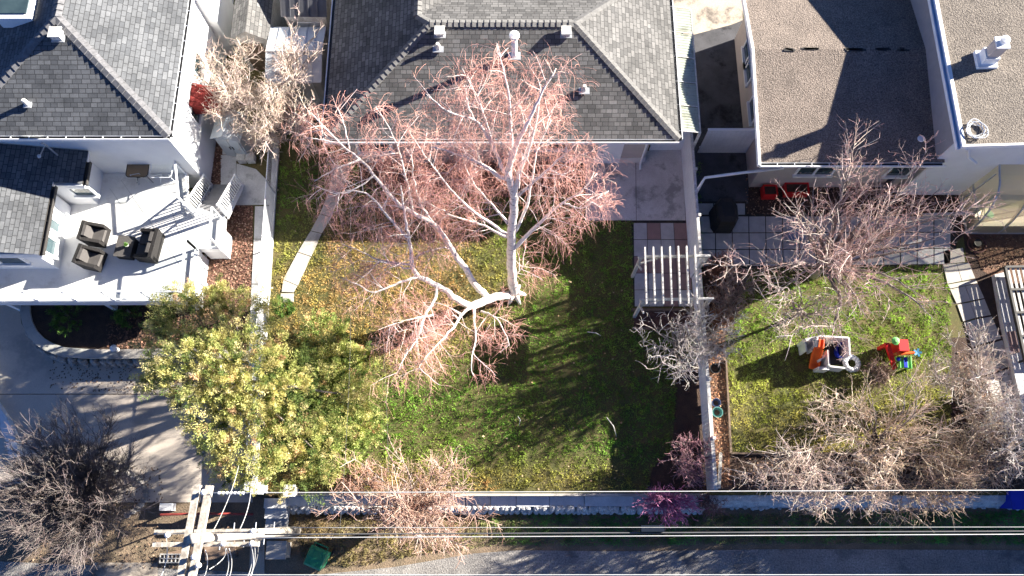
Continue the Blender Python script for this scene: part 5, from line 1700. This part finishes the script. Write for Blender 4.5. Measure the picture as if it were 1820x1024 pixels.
for pts, r0, r1 in B_LIMBS:
    w_ = [P(*p) for p in pts]
    n = max(8, len(pts) * 4)
    s_ = smooth([tuple(p) for p in w_], n)
    s_ += rng.normal(0, .012, s_.shape)
    rr = list(np.linspace(r0 * .98, r1 * 1.05, n))
    tk.tube([Vector(p) for p in s_], rr, 9 if r0 > .08 else 6)
    if r0 < .11: fine_l.append(resample(s_, 20))
    elif r1 < .05: fine_l.append(resample(s_[n // 3:], 20))
b0 = base
for k in range(6):
    a_ = k * 1.05; tk.tube([(b0.x + .12 * math.cos(a_), b0.y + .12 * math.sin(a_), .25), (b0.x + .42 * math.cos(a_), b0.y + .42 * math.sin(a_), -.02)], [.12, .05], 7)
tk.build('trunk', M['birch'], tree, True)
fl = np.array(fine_l)
nb = NB()
WHITE, PINK, RUST = (.68, .60, .57), (.65, .46, .41), (.66, .35, .29)
b1, _ = grow(fl, 340, .2, 1, 1.35, .62, -.05, -.25, .09, 8)
nb.tubes(b1, cone(.0115, .004, len(b1), 8), tint(WHITE, len(b1)), 4)
b2, _ = grow(np.concatenate([fl[:, 12:], b1]), 1900, .25, 1, .8, .6, -.15, -.8, .10, 7)
nb.tubes(b2, cone(.0050, .003, len(b2), 7), tint(PINK, len(b2)), 3)
b3, _ = grow(np.concatenate([b1[:, 1:], b2]), 12000, .2, 1, .68, .62, -.15, -2.0, .11, 6, .5, .3)
nb.tubes(b3, cone(.0034, .0020, len(b3), 6), tint(RUST, len(b3), .42), 3)
nb.build('crown', M['twig'], tree)


# ---- generic bare trees: limbs aimed at points of a crown, then twigs on twigs
def bare_tree(name, lab, cat, base, cen, rad, nl, lv, cols, r0, stem_h=.8, group=None, lean=.5, multi=False, bark=None, tmin=.45, widths=(1, 1, 1), wig=.10, droop=0.0, shell=.75, dens=None):
    """base world point, cen/rad crown ellipsoid, lv = [(count, length), ...] of twig levels"""
    t = thing(name, lab, cat, base, group=group)
    bz = np.array(base, float); c = np.array(cen, float); R = np.array(rad, float)
    fork = bz + np.array([(c[0] - bz[0]) * .12, (c[1] - bz[1]) * .12, stem_h])
    tk = MB(); limbs = []
    if not multi:
        tk.tube([bz - [0, 0, .1], bz * .5 + fork * .5 + rng.normal(0, .03, 3), fork], [r0 * 1.25, r0, r0 * .85], 8)
    for k in range(nl):
        u = unit(rng.normal(size=3)); u[2] = u[2] * .7 + .25
        tgt = c + u * R * (rng.uniform(shell, 1.0) if multi else rng.uniform(shell - .25, 1.18))
        o = bz + np.array([rng.normal(0, .12), rng.normal(0, .12), -.03]) if multi else bz + (fork - bz) * rng.uniform(.75, 1)
        if multi: o[:2] += (tgt - bz)[:2] * .06
        mid = o + (tgt - o) * .5 + np.array([0, 0, .18 * abs(tgt[2] - o[2])]) * (1 if not multi else .5) + rng.normal(0, .12, 3) * np.linalg.norm(tgt - o) * .35 * (.4 if multi else 1)
        q1 = o + (mid - o) * .45 + rng.normal(0, .05, 3); q2 = mid + (tgt - mid) * .5 + rng.normal(0, .08, 3) * (1 if not multi else .4)
        s_ = smooth([o, q1, mid, q2, tgt], 14)
        s_[1:] += rng.normal(0, .018, (13, 3))
        rr = r0 * rng.uniform(.42, .7)
        tk.tube([Vector(p) for p in s_], list(np.linspace(rr, .008, 14)), 6, False)
        limbs.append(s_)
    tk.build('trunk', bark or M['trunk_bark'], t, True)
    par = np.array(limbs); nb = NB(); first = True
    K_ = 6
    nf = dens or (.8, .6, .42)
    for li, (n, L, spread, up) in enumerate(lv):
        n = int(n * nf[min(li, 2)])
        g, _ = grow(par, n, tmin if first else .15, 1, L, spread, up, -droop, wig, K_, .65, .4)
        rt = [.014, .0085, .0066][min(li, 2)] * widths[min(li, 2)]
        nb.tubes(g, cone(rt, rt * .45, n, K_), tint(cols[min(li, len(cols) - 1)], n, .22), 3)
        if first: par = g
        else: par = np.concatenate([par, g])
        first = False
    nb.build('crown', M['twig'], t)
    return t


GREYW = (.60, .52, .45); BEIGE = (.60, .48, .40); PALE = (.64, .51, .43); MAUVE = (.50, .33, .30); BROWN = (.36, .26, .20); DUSK = (.30, .25, .24)


def bt(name, lab, cat, bpx, cpx, ch, rad, nl, lv, cols, r0, **kw):
    return bare_tree(name, lab, cat, P(*bpx, kw.pop('bz', 0.0)), P(*cpx, ch), rad, nl, lv, cols, r0, **kw)


# shrubs at the top left
bt('bare_tree', 'dense beige twiggy tree between the white house and the metal shed', 'tree', (425, 222), (425, 148), 2.5, (1.55, 2.0, 1.4), 26, [(620, .8, .6, .15), (3600, .42, .6, .1), (6500, .22, .65, 0)], ((.50, .43, .38), (.50, .40, .33), (.50, .39, .34)), .09, dens=(.6, .42, .28))
bt('bare_tree', 'pale twiggy tree spreading over the metal shed roof', 'tree', (536, 172), (533, 105), 3.3, (1.35, 1.5, .9), 18, [(300, .6, .6, .2), (1500, .35, .6, .1), (2400, .2, .65, 0)], ((.52, .44, .39), (.52, .42, .36), (.54, .42, .37)), .08, dens=(.55, .32, .18))
bt('bare_tree', 'low tangled grey tree below the metal shed', 'tree', (505, 245), (500, 205), 2.2, (1.75, 1.3, 1.2), 22, [(420, .7, .6, .1), (2200, .4, .6, 0), (3200, .22, .65, 0)], (GREYW, BEIGE, (.50, .41, .36)), .085, wig=.16)
bt('bare_shrub', 'beige bare shrub hanging beside the plastic shed', 'shrub', (474, 262), (472, 245), 1.4, (.6, .75, .8), 12, [(200, .5, .6, .1), (1100, .3, .6, 0), (1500, .18, .6, 0)], (GREYW, BEIGE, PALE), .05)
# twisted grey tree by the picket fence
bt('twisted_tree', 'twisted grey bare tree leaning over the picket fence onto the lawn', 'tree', (1194, 628), (1192, 622), 2.0, (1.5, 1.35, .9), 11, [(110, .7, .6, .15), (420, .38, .6, .1), (500, .2, .6, 0)], ((.56, .52, .49), (.56, .51, .48), (.50, .45, .42)), .075, wig=.2, tmin=.35, shell=.85, stem_h=1.1)
bt('bare_shrub', 'dense grey bare shrub straddling the picket fence', 'shrub', (1248, 612), (1252, 590), 1.6, (1.15, 1.25, 1.0), 26, [(330, .6, .5, .15), (1300, .35, .55, .1), (900, .2, .6, 0)], ((.55, .51, .48), (.54, .49, .46), (.48, .42, .40)), .04, multi=True, wig=.13)
bt('bare_shrub', 'brown bare shrub at the pergola end of the leaf strip', 'shrub', (1292, 555), (1296, 520), 1.1, (.85, .95, .7), 24, [(260, .5, .5, .1), (1100, .3, .6, .05), (900, .18, .6, 0)], (DUSK, (.36, .26, .23), (.40, .27, .22)), .03, multi=True)
bt('rust_shrub', 'rust-brown twiggy clump beside the grey patio slabs', 'shrub', (1277, 484), (1277, 474), .5, (.42, .48, .4), 30, [(420, .32, .5, .1), (1500, .2, .6, 0)], ((.32, .16, .11), (.40, .19, .12)), .014, multi=True)
bt('rust_shrub', 'rust-brown twiggy clump under the dense grey shrub', 'shrub', (1290, 565), (1290, 560), .4, (.40, .42, .3), 26, [(300, .3, .5, .1), (1000, .18, .6, 0)], ((.34, .17, .11), (.44, .21, .12)), .014, multi=True)
# big plum tree over the right patio
bt('plum_tree', 'wide bare plum tree with pinkish buds spreading over the right-hand patio', 'tree', (1445, 490), (1508, 432), 3.2, (4.5, 3.6, 1.5), 42, [(700, 1.25, .5, .25), (3200, .55, .6, .15), (6200, .17, .65, .1)], ((.60, .50, .45), (.58, .42, .37), (.56, .33, .31)), .15, stem_h=1.1, shell=.55, tmin=.3, widths=(1, .85, .85))
bt('bare_tree', 'slim bare tree with drooping pale branches left of the play house', 'tree', (1418, 560), (1420, 545), 3.2, (1.6, 1.5, 1.1), 13, [(150, .8, .5, .1), (600, .4, .6, 0), (800, .2, .6, 0)], (GREYW, PALE, MAUVE), .06, droop=.6)
# trees of the right-hand back border
bt('bare_tree', 'pale fan-shaped bare tree on the lower right lawn', 'tree', (1546, 800), (1560, 730), 2.6, (2.1, 2.0, 1.2), 26, [(360, .9, .5, .25), (1700, .45, .55, .15), (2600, .22, .6, .1)], ((.62, .52, .42), (.60, .47, .36), (.58, .44, .34)), .075, tmin=.3, dens=(.7, .5, .35))
bt('bare_tree', 'grey bare tree with two dark stems at the left end of the back border', 'tree', (1448, 818), (1425, 830), 2.4, (2.2, 1.6, 1.0), 18, [(210, .9, .55, .2), (900, .45, .6, .1), (1300, .22, .6, 0)], ((.60, .52, .45), (.60, .48, .40), (.54, .40, .34)), .085)
bt('bare_tree', 'gnarled pale tree overhanging the loose stone bank', 'tree', (1512, 858), (1480, 870), 2.0, (2.0, 1.1, .9), 18, [(230, .7, .55, .1), (1100, .4, .6, 0), (1500, .22, .6, -.05)], ((.62, .53, .46), (.62, .50, .42), (.56, .44, .36)), .07, wig=.17, droop=.5)
bt('bare_shrub', 'straw-brown thicket of bare stems in the middle of the back border', 'shrub', (1610, 850), (1615, 845), 1.3, (2.0, 1.5, 1.0), 46, [(600, .8, .45, .15), (2800, .45, .5, .1), (3000, .25, .55, 0)], ((.46, .37, .29), (.52, .41, .31), (.55, .43, .33)), .03, multi=True)
bt('bare_shrub', 'tall bushy bare shrub with bleached stems beside the stepping path', 'shrub', (1725, 720), (1728, 660), 2.2, (1.6, 1.6, 1.3), 34, [(330, .8, .5, .2), (1500, .45, .55, .1), (1600, .24, .6, 0)], ((.60, .55, .50), (.54, .45, .40), (.42, .32, .28)), .045, multi=True)
bt('bare_shrub', 'arching straw-coloured shrub right of the brown thicket', 'shrub', (1722, 830), (1728, 800), 1.5, (1.6, 1.3, 1.1), 34, [(360, .8, .5, .2), (1600, .42, .55, .1), (1500, .24, .6, 0)], ((.50, .42, .34), (.52, .42, .33), (.48, .38, .30)), .035, multi=True, droop=.4)
bt('bare_shrub', 'grey leafless shrub filling the lower right corner of the yard', 'shrub', (1795, 800), (1805, 770), 2.0, (1.5, 1.7, 1.3), 28, [(280, .9, .5, .2), (1200, .45, .55, .1), (900, .25, .6, 0)], ((.56, .53, .51), (.42, .38, .37), (.34, .30, .29)), .04, multi=True)
bt('dark_shrub', 'low dark bare bush on the lawn between the play house and the pale fan-shaped tree', 'shrub', (1556, 672), (1556, 664), .5, (.55, .45, .45), 24, [(260, .35, .5, .1), (900, .2, .6, 0)], ((.16, .11, .09), (.22, .15, .12)), .018, multi=True)
# lilac, bottom left, many stems
bt('lilac_bush', 'huge grey many-stemmed bare lilac bush at the driveway end', 'shrub', (165, 895), (118, 868), 1.7, (2.75, 2.8, 1.5), 210, [(1900, .95, .35, .2), (5200, .5, .42, .15), (8000, .24, .5, .1)], ((.15, .13, .125), (.19, .16, .15), (.25, .195, .18)), .03, multi=True, bz=LOW, shell=.5, tmin=.3, wig=.06, dens=(1.2, 1.2, 1.2), widths=(.75, .65, .6))
# cherry by the retaining wall
bt('bare_tree', 'reddish bare tree growing through the retaining wall', 'tree', (742, 918), (738, 880), 2.0, (2.5, 1.95, 1.5), 36, [(520, .9, .5, .15), (2600, .48, .58, .05), (5200, .25, .62, -.05)], ((.54, .42, .36), (.50, .34, .27), (.44, .26, .19)), .085, bz=LOW, shell=.5, tmin=.3, droop=.4)
bt('dogwood_shrub', 'magenta-stemmed bare shrub on the ledge of the retaining wall', 'shrub', (1182, 888), (1185, 897), .6, (1.05, .62, .55), 90, [(520, .42, .3, .15), (900, .22, .45, .1)], ((.47, .20, .33), (.52, .20, .35)), .022, multi=True, bz=-.35, shell=.8, bark=mat('magenta_bark', (.50, .22, .38), (.40, .15, .28), 6, .7))
bt('bare_shrub', 'small dull purple shrub at the foot of the picket fence end', 'shrub', (1262, 898), (1262, 900), .2, (.55, .45, .5), 30, [(200, .3, .4, .1), (600, .2, .5, 0)], ((.20, .12, .12), (.24, .14, .13)), .014, multi=True, bz=-.5)
bt('bare_shrub', 'pinkish bare shrub in the dark bed left of the picket fence', 'shrub', (1222, 830), (1226, 815), .9, (.75, .85, .6), 28, [(240, .5, .5, .1), (900, .28, .6, .05), (900, .16, .6, 0)], ((.34, .22, .22), (.40, .22, .24), (.46, .24, .28)), .025, multi=True)
bt('bare_shrub', 'low brown brush in front of the juniper along the wall', 'shrub', (640, 855), (640, 850), .5, (1.0, .5, .45), 30, [(260, .5, .5, .1), (1000, .28, .6, .05)], ((.38, .24, .18), (.42, .24, .17)), .02, multi=True)
for k, (x, w_) in enumerate(((690, .6), (800, .7), (880, .65), (960, .7))):
    bt('foundation_shrub', ['reddish dry shrub under the large window of the shingled house', 'dry brown shrub under the two small windows of the shingled house', 'dry brown shrub against the house wall behind the birch trunk', 'dry brown shrub right of the birch trunk by the patio edge'][k], 'shrub', (x, 312), (x, 305), .5, (w_, .42, .5), 20, [(220, .4, .5, .1), (900, .22, .6, 0)], ((.30, .16, .12), (.34, .18, .13)), .018, multi=True)


# ---- evergreen juniper
def leafy(name, lab, cat, base, lobes, n_cl, per, cols, leaf=.10, trunk_r=.14, clump=.20, prob=None):
    t = thing(name, lab, cat, base)
    tk = MB(); tk.tube([base - Vector((0, 0, .1)), base + Vector((.05, .05, 1.65 if max(l[0].z for l in lobes) > 1.8 else .35))], [trunk_r * 1.2, trunk_r], 8)
    nb = NB()
    w_ = np.array([l[1][0] * l[1][1] for l in lobes]); w_ = w_ / w_.sum()
    which = rng.choice(len(lobes), n_cl, p=w_)
    C = np.array([list(l[0]) for l in lobes]); R = np.array([l[1] for l in lobes])
    u = unit(rng.normal(size=(n_cl, 3)))
    u[:, 2] = np.abs(u[:, 2]) * 1.1 - .12
    cen = C[which] + u * R[which] * (rng.uniform(.35, 1, (n_cl, 1)) ** .45) * np.where(rng.random((n_cl, 1)) < .16, rng.uniform(1.1, 1.4, (n_cl, 1)), 1.0)
    cen[:, 2] = np.maximum(cen[:, 2], base.z + .15)
    out = unit(cen - C[which] + np.array([0, 0, .35]))
    for l in lobes:
        e = Vector(l[0]); m_ = base.lerp(e, .5) + Vector((0, 0, .3)); m_.z = max(m_.z, e.z - .25)
        tk.tube([base + Vector((0, 0, min(1.6, max(.3, e.z - .5)))), m_, e], [trunk_r * .35, trunk_r * .25, .02], 6)
    tk.build('trunk', M['trunk_bark'], t, True)
    # short woody shoots carrying the sprays
    ci = rng.choice(len(cols), n_cl, p=prob)
    ccol = np.array(cols)[ci] * rng.uniform(.75, 1.3, (n_cl, 1))
    N = n_cl * per
    idx = np.repeat(np.arange(n_cl), per)
    sz = rng.uniform(.5, 1.5, n_cl)[idx][:, None]
    ax = out[idx]
    along = rng.uniform(-.6, 1.15, (N, 1))
    perp = rng.normal(size=(N, 3)); perp = perp - ax * (perp * ax).sum(1, keepdims=True)
    pos = cen[idx] + ax * along * clump * sz + perp * clump * .30 * sz * (1.25 - np.abs(along) * .75)
    d = unit(ax * .9 + unit(perp) * .8 + rng.normal(size=(N, 3)) * .35 + np.array([0, 0, .15]))
    L = leaf * rng.uniform(.6, 1.4, (N, 1))
    nb.blades(pos, pos + d * L, leaf * .42 * rng.uniform(.7, 1.3, N), ccol[idx] * rng.uniform(.7, 1.3, (N, 1)))
    nb.build('foliage', M['leaf'], t)
    return t


JC = [(.55, .51, .19), (.40, .43, .14), (.66, .58, .29), (.12, .17, .045), (.58, .38, .21)]  # dark green share also paints in the shadow gaps between sprays
lob = []
for px, py, h, rx, ry, rz in ((345, 565, 2.0, 1.5, 1.1, .9), (300, 610, 1.5, .9, .75, .7), (420, 570, 2.4, 1.2, 1.0, .9), (345, 660, 2.4, 1.5, 1.0, .9), (420, 650, 3.1, 1.5, 1.3, 1.0), (390, 725, 2.4, 1.1, 1.0, .9), (445, 770, 2.2, 1.3, 1.3, .9), (480, 690, 2.8, 1.4, 1.3, 1.0), (440, 820, 1.5, 1.1, .75, .8), (300, 675, 1.3, .8, .5, .5), (375, 755, 1.3, .6, .6, .5), (285, 590, 1.2, .5, .4, .4), (275, 672, 1.0, .5, .35, .4), (330, 530, 1.2, .5, .4, .4), (385, 530, 1.2, .45, .4, .4), (640, 705, 2.2, .7, .6, .6), (370, 535, 1.7, .6, .5, .5), (520, 840, 1.3, 1.0, .7, .8), (560, 800, 1.6, 1.1, 1.0, .9)):
    h = 1.9 if py < 612 else 1.9 + h * .5 + .30 * (500 - px) / 48; lob.append((P(px, py, h), (rx * 1.0, ry * 1.12, .55 * rz)))
leafy('juniper_tree', 'big yellow-green juniper overhanging the driveway and deck corner', 'tree', P(452, 690, 0), lob, 1500, 110, JC, .062, .16, .21, [.33, .26, .18, .19, .04])
JC2 = [(.48, .52, .17), (.33, .41, .12), (.64, .60, .26), (.12, .19, .045), (.64, .42, .24)]
lob = []
for px, py, h, rx, ry, rz in ((575, 600, 1.3, .9, .9, .8), (590, 640, 1.5, 1.2, 1.0, .9), (570, 690, 1.9, 1.3, 1.1, 1.0), (630, 690, 1.2, .9, .8, .8), (610, 760, 1.3, 1.0, .9, .8), (650, 700, .8, .7, .6, .5), (645, 760, 1.0, .7, .7, .5), (600, 815, 1.0, .9, .6, .6), (640, 640, .8, .6, .5, .5)):
    h = .35 + h * .14; lob.append((P(px, py, h), (rx * .95, ry * .95, .30 * rz)))
leafy('juniper_shrub', 'darker green spreading juniper on the lawn side of the chain link fence', 'shrub', P(570, 700, 0), lob, 900, 100, JC2, .062, .12, .20, [.29, .30, .17, .20, .04])
for px, py, r_, lab in ((505, 545, .35, 'small green shrub at the end of the diagonal path'), (120, 562, .6, 'low dark green plants in the shaded planter bed under the deck edge'), (230, 556, .5, 'low green plants in the middle of the shaded planter bed')):
    if lab: leafy('green_shrub', lab, 'shrub', P(px, py, 0), [(P(px, py, .3), (r_, r_, .3))], 40, 60, [(.08, .16, .03), (.11, .20, .04)], .07, .03, .13)


# ---- grass and dead leaves
def vnoise(x, y, s, seed):
    g = np.random.default_rng(seed).random((64, 64))
    xs, ys = (x / s) % 64, (y / s) % 64
    i, j = xs.astype(int) % 64, ys.astype(int) % 64
    fx, fy = xs - np.floor(xs), ys - np.floor(ys)
    fx, fy = fx * fx * (3 - 2 * fx), fy * fy * (3 - 2 * fy)
    i2, j2 = (i + 1) % 64, (j + 1) % 64
    return (g[i, j] * (1 - fx) + g[i2, j] * fx) * (1 - fy) + (g[i, j2] * (1 - fx) + g[i2, j2] * fx) * fy


def inside(x, y, poly):
    c = np.zeros(len(x), bool); n = len(poly)
    for k in range(n):
        x0, y0 = poly[k]; x1, y1 = poly[(k + 1) % n]
        if y0 == y1: continue
        hit = ((y0 > y) != (y1 > y)) & (x < (x1 - x0) * (y - y0) / (y1 - y0) + x0)
        c ^= hit
    return c


def scatter(polys, holes, dens, z=0.0):
    xy = []
    for p in polys:
        p = np.array(p); mn, mx = p.min(0), p.max(0)
        n = int((mx - mn).prod() * dens)
        q = rng.uniform(mn, mx, (n, 2)); q = q[inside(q[:, 0], q[:, 1], [tuple(w_) for w_ in p])]
        xy.append(q)
    q = np.concatenate(xy)
    for h in holes: q = q[~inside(q[:, 0], q[:, 1], h)]
    return q


def lawn(name, polys, holes, dens, colour, h=.075, z=0.0, lab=None, blades=3, wd=.016):
    q = scatter(polys, holes, dens)
    n = len(q)
    nb = NB()
    col = colour(q[:, 0], q[:, 1])
    hh = h * (.35 + 1.5 * vnoise(q[:, 0], q[:, 1], .20, 5) ** 1.5) * rng.uniform(.7, 1.3, n)
    col = col * (.5 + 1.0 * vnoise(q[:, 0], q[:, 1], .16, 9))[:, None]
    for k in range(blades):
        b0_ = np.c_[q + rng.normal(0, .018, (n, 2)), np.full(n, z)]
        d = rng.normal(0, 1, (n, 3)) * [.75, .75, 0] + [0, 0, 1]
        nb.blades(b0_, b0_ + unit(d) * hh[:, None], wd * rng.uniform(.7, 1.5, n), col * rng.uniform(.7, 1.3, (n, 1)))
    o = nb.build(name, M['grass'], None, False, 'stuff')
    tag(o, lab, 'grass'); return o


def mix(a, b, t): return np.asarray(a)[None] * (1 - t[:, None]) + np.asarray(b)[None] * t[:, None]


GREEN, DEEP, TAN, OLIVE, GOLD = (.30, .48, .07), (.14, .31, .045), (.66, .45, .20), (.46, .38, .11), (.50, .29, .12)


def main_col(x, y):
    n1, n2 = vnoise(x, y, .9, 1), vnoise(x, y, .3, 2)
    c = mix(DEEP, GREEN, n2)
    c = c * (1 - .0) 
    dry = np.clip(1.15 - np.hypot((x + 4.9) / 5.2, (y - 8.9) / 3.4), 0, 1)
    dry = np.clip(dry * 2.3 * (.5 + .8 * n1) , 0, 1)
    c2 = mix(OLIVE, TAN, np.clip(n2 * 1.3 - .1, 0, 1))
    c = c * (1 - dry[:, None]) + c2 * dry[:, None]
    bot = np.clip((2.9 - y) / 1.0, 0, 1) * np.clip(.4 + n1, 0, 1) * np.clip((5.0 - x) / 1.5, 0, 1)
    c = c * (1 - bot[:, None]) + mix(GOLD, OLIVE, n2) * bot[:, None]
    mid = np.clip((6.0 - y) / 2.5, 0, 1) * np.clip(n1 * 1.6 - .75, 0, 1) * (1 - bot)
    return c * (1 - mid[:, None] * .7) + mix(OLIVE, GREEN, n2) * mid[:, None] * .7


def right_col(x, y):
    n1, n2 = vnoise(x, y, .8, 3), vnoise(x, y, .28, 4)
    c = mix((.38, .42, .08), (.70, .62, .20), np.clip(n1 * 1.5 - .2, 0, 1))
    g_ = np.clip((y - 4.6) / 2.6 + n1 * .7 - .25, 0, 1)[:, None]
    c = c * (1 - g_) + np.array([[.30, .47, .07]]) * g_
    return c * (.7 + .6 * n2)[:, None]


def verge_col(x, y):
    n1, n2 = vnoise(x, y, .8, 6), vnoise(x, y, .25, 7)
    gz_ = np.clip((y - .35) / .5, 0, 1)
    g = np.clip((x + 3) / 4, .2, 1) * np.clip(.3 + n1, 0, 1)
    return mix((.32, .21, .11), (.11, .36, .07), g) * (.6 + .7 * n2)[:, None]


HOLES = [XY(q) for q in ([(590, 292), (625, 292), (612, 330), (598, 362), (572, 415), (553, 456), (529, 508), (523, 538), (496, 537), (500, 519), (529, 448), (568, 380)],
                         [(1040, 250), (1240, 250), (1240, 392), (1040, 392)], [(1125, 390), (1240, 390), (1240, 585), (1125, 585)], [(1205, 640), (1249, 640), (1262, 872), (1150, 872), (1160, 830), (1195, 800)],
                         [(640, 250), (1040, 250), (1040, 340), (900, 350), (640, 325)])]
main_poly = XY([(498, 285), (640, 290), (1245, 290), (1262, 872), (470, 872), (478, 560)])
lawn('grass', [main_poly], HOLES, 330, main_col, .075, 0.0, 'mottled green and tan grass of the main lawn around the birch')
right_poly = XY([(1330, 482), (1560, 474), (1680, 470), (1690, 530), (1690, 804), (1300, 804), (1292, 640), (1290, 600)])
lawn('grass', [right_poly], [], 330, right_col, .07, 0.0, 'yellow-green grass of the right-hand lawn with the toys')
verge_poly = XY([(515, 908), (1290, 915), (1820, 908), (1860, 968), (1400, 966), (1100, 970), (900, 968), (760, 983), (620, 1008), (540, 1000)], LOW)
lawn('grass', [verge_poly], [], 420, verge_col, .10, LOW, 'rough dark grass on the verge beside the alley')
side_poly = XY([(470, 575), (487, 285), (500, 285), (498, 300), (486, 575)])


def litter(name, polys, dens, cols, lab, z=.02, size=.055, holes=()):
    q = scatter(polys, list(holes), dens); n = len(q)
    nb = NB()
    c = np.array(cols)[rng.integers(0, len(cols), n)] * rng.uniform(.6, 1.35, (n, 1))
    cen = np.c_[q, z + rng.uniform(0, .03, n)]
    a = rng.uniform(0, 6.283, n); s = size * rng.uniform(.5, 1.3, n)
    ax = np.stack([np.cos(a), np.sin(a), rng.normal(0, .35, n)], 1) * s[:, None] / 2 * 1.3
    ay = np.stack([-np.sin(a), np.cos(a), rng.normal(0, .35, n)], 1) * s[:, None] / 2
    nb.quads(cen, ax, ay, c)
    o = nb.build(name, M['litter'], None, False, 'stuff'); tag(o, lab, 'leaves')


RL = [(.28, .14, .10), (.36, .20, .14), (.20, .10, .08), (.42, .28, .20), (.14, .08, .06)]
litter('fallen_leaves', [XY([(372, 365), (416, 365), (450, 368), (446, 545), (350, 545), (395, 440), (400, 390)]), XY([(372, 230), (395, 230), (392, 360), (376, 360)])], 420, RL, 'red-brown fallen leaves covering the bed beside the deck')
litter('fallen_leaves', [XY([(1258, 500), (1296, 480), (1288, 600), (1297, 805), (1302, 868), (1268, 868)])], 330, [(.34, .17, .09), (.28, .13, .07), (.42, .26, .15), (.18, .09, .06)], 'orange-brown fallen leaves in the strip beside the picket fence')
litter('fallen_leaves', [XY([(190, 575), (260, 560), (345, 548), (440, 548), (440, 628), (265, 622), (190, 620)])], 300, [(.22, .12, .08), (.16, .09, .06), (.12, .07, .05)], 'dark brown leaf mulch in the curved planter bed')
litter('fallen_leaves', [XY([(640, 290), (1030, 290), (1030, 345), (900, 350), (640, 328)])], 260, [(.26, .14, .10), (.18, .10, .07), (.34, .22, .15)], 'dry leaves in the bed along the shingled house wall')
litter('fallen_leaves', [XY([(1300, 812), (1820, 812), (1820, 868), (1304, 868)]), XY([(1325, 300), (1700, 300), (1700, 384), (1325, 384)]), XY([(1695, 620), (1820, 660), (1820, 800), (1695, 800)])], 110, [(.20, .12, .08), (.13, .08, .06), (.30, .20, .14)], 'brown leaves scattered over the dark borders of the right yard')
litter('fallen_leaves', [XY([(1722, 420), (1900, 420), (1900, 478), (1790, 478), (1745, 478)])], 260, [(.16, .10, .07), (.11, .07, .05), (.22, .15, .10)], 'dark brown leaves on the soil below the greenhouse')
litter('fallen_leaves', [XY([(90, 640), (300, 640), (300, 700), (230, 700), (90, 690)], LOW), XY([(200, 830), (290, 830), (290, 905), (150, 900)], LOW), XY([(60, 930), (420, 925), (430, 1010), (60, 1010)], LOW)], 70, [(.20, .13, .09), (.28, .19, .13), (.14, .10, .07)], 'scattered dry leaves at the edges of the driveway', LOW + .03)
litter('fallen_leaves', [main_poly], 2, [(.40, .30, .18), (.30, .20, .12)], 'few dry leaves scattered on the main lawn', .06, .06, HOLES)
# sticks on the lawn
for k, (a_, e_) in enumerate((((1078, 742), (1096, 776)), ((1044, 590), (1068, 597)), ((920, 740), (923, 756)))):
    A_, E_ = P(*a_, .09), P(*e_, .07); m_ = A_.lerp(E_, .5) + Vector((.06, .03, .02))
    c = MB(); c.tube([A_, m_, E_], [.02, .018, .008], 6); tag(c.build('fallen_stick', M['weathered_white'], None, True), ['long pale stick lying on the shaded lower lawn', 'short curved stick lying below the pergola shadow', 'tiny pale stick in the middle of the lower lawn'][k], 'stick', 'sticks on the lawn')

# two tall evergreens beside the neighbour house, outside the picture
for k, (x_, y_, h_) in enumerate(((37.0, 6.0, 9.0), (35.0, 9.0, 10.5))):
    lob = [(Vector((x_, y_, LOW + h_ * u)), (1.9 * (1.08 - u), 1.9 * (1.08 - u), h_ * .12)) for u in (.2, .35, .5, .65, .8, .95)]
    leafy('evergreen_tree', ['shorter dark evergreen beyond the right edge near the neighbour house', 'taller dark evergreen beyond the right edge behind the neighbour house'][k], 'tree', Vector((x_, y_, LOW)), lob, 260, 60, [(.05, .09, .03), (.07, .12, .04)], .16, .2, .4)
